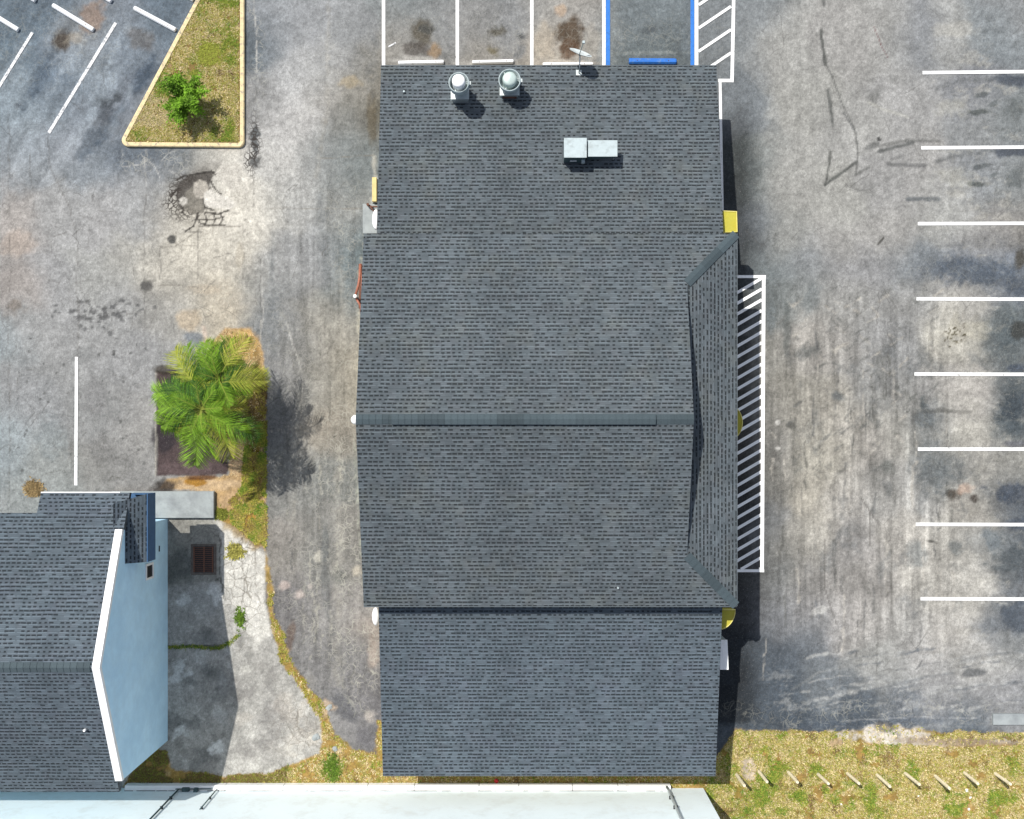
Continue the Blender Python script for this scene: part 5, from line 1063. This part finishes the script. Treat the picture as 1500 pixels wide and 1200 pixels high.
# ------------------------------------------------------------------ BUSH on the island
def leaves(name, pts, size, cols, parent):
    vs, fs, cs = [], [], []
    for p, c in zip(pts, cols):
        a = random.uniform(0, 6.28); e = random.uniform(-.5, .9); d = Vector((math.cos(a) * math.cos(e), math.sin(a) * math.cos(e), math.sin(e))); u = d.cross(Vector((random.uniform(-.6, .6), random.uniform(-.6, .6), 1))).normalized(); s = size * random.uniform(.6, 1.4)
        k = len(vs); vs += [tuple(p), tuple(p + d * s * .5 + u * s * .22), tuple(p + d * s), tuple(p + d * s * .5 - u * s * .22)]; fs.append((k, k + 1, k + 2, k + 3)); cs += [c] * 4
    me = bpy.data.meshes.new(name); me.from_pydata(vs, [], fs); ca = me.color_attributes.new('tint', 'FLOAT_COLOR', 'POINT'); ca.data.foreach_set('color', np.array([[*c, 1] for c in cs], np.float32).ravel()); me.materials.append(M['leaf'])
    return link(name, me, parent)
q = P(282, 154); bush = empty('bush', (q.x, q.y, hk - .03), 'leafy bright green bush growing in the triangular island', 'bush')
pts, cols = [], []; mb = MB(); mb.tube([(q.x, q.y, hk - .05), (q.x - .02, q.y + .02, .5)], .035, 8, r1=.025)
mb.build('trunk', M['bark'], bush)
for i in range(28):
    a = random.uniform(0, 6.28); r = random.uniform(.25, .9); zt = random.uniform(.55, 1.5) * (1.1 - r * .4); tip = Vector((math.cos(a) * r, math.sin(a) * r * .98, zt)); b0 = Vector((0, 0, random.uniform(.2, .45)))
    mb = MB(); mb.tube([b0 + q, b0.lerp(tip, .5) + Vector((0, 0, .08)) + q, tip + q], .013, 5, r1=.005); mb.build('branch', M['bark'], bush)
    tone = random.uniform(.6, 1.3)
    for k in range(190):
        t = random.uniform(.3, 1.08); c = b0.lerp(tip, t) + Vector((0, 0, .08 * math.sin(t * 3))); pts.append(c + Vector((random.gauss(0, .075), random.gauss(0, .075), random.gauss(0, .07)))); cols.append(np.array([.15, .29, .02]) * tone * random.uniform(.6, 1.35))
leaves('foliage', pts, .105, cols, bush)

# ------------------------------------------------------------------ LIGHT, SKY, CAMERA
w = bpy.data.worlds.new('World'); SC.world = w; w.use_nodes = True; nt = w.node_tree
sky = nt.nodes.new('ShaderNodeTexSky'); sky.sky_type = 'NISHITA'; sky.sun_disc = False
v = Vector((-SX, SY, 1)).normalized(); el = math.asin(v.z); rot = math.atan2(v.x, v.y)
sky.sun_elevation = el; sky.sun_rotation = rot; sky.air_density = 1.0; sky.dust_density = 1.2
bgn = nt.nodes['Background']; hs = nt.nodes.new('ShaderNodeHueSaturation'); hs.inputs['Saturation'].default_value = .62; nt.links.new(sky.outputs[0], hs.inputs['Color']); nt.links.new(hs.outputs[0], bgn.inputs[0]); bgn.inputs[1].default_value = .125
ld = bpy.data.lights.new('sun', 'SUN'); ld.energy = 4.2; ld.angle = math.radians(.53); ld.color = (1.0, .965, .90)
lo = bpy.data.objects.new('sun', ld); COL.objects.link(lo); lo.rotation_euler = (-v).to_track_quat('-Z', 'Y').to_euler(); lo.location = (-20, 20, 40)
cd = bpy.data.cameras.new('camera'); cam = bpy.data.objects.new('camera', cd); COL.objects.link(cam); cam.location = (0, 0, H); cam.rotation_euler = (0, 0, 0)
cd.sensor_fit = 'HORIZONTAL'; cd.sensor_width = 36; cd.lens = F / 1500 * 36; cd.shift_y = (CY - 600) / 1500; cd.clip_end = 3000; cd.clip_start = .5
SC.camera = cam
SC.view_settings.view_transform = 'Standard'; SC.view_settings.look = 'None'; SC.view_settings.gamma = 1; SC.view_settings.exposure = .35
SC.cycles.max_bounces = 6; SC.cycles.transparent_max_bounces = 8
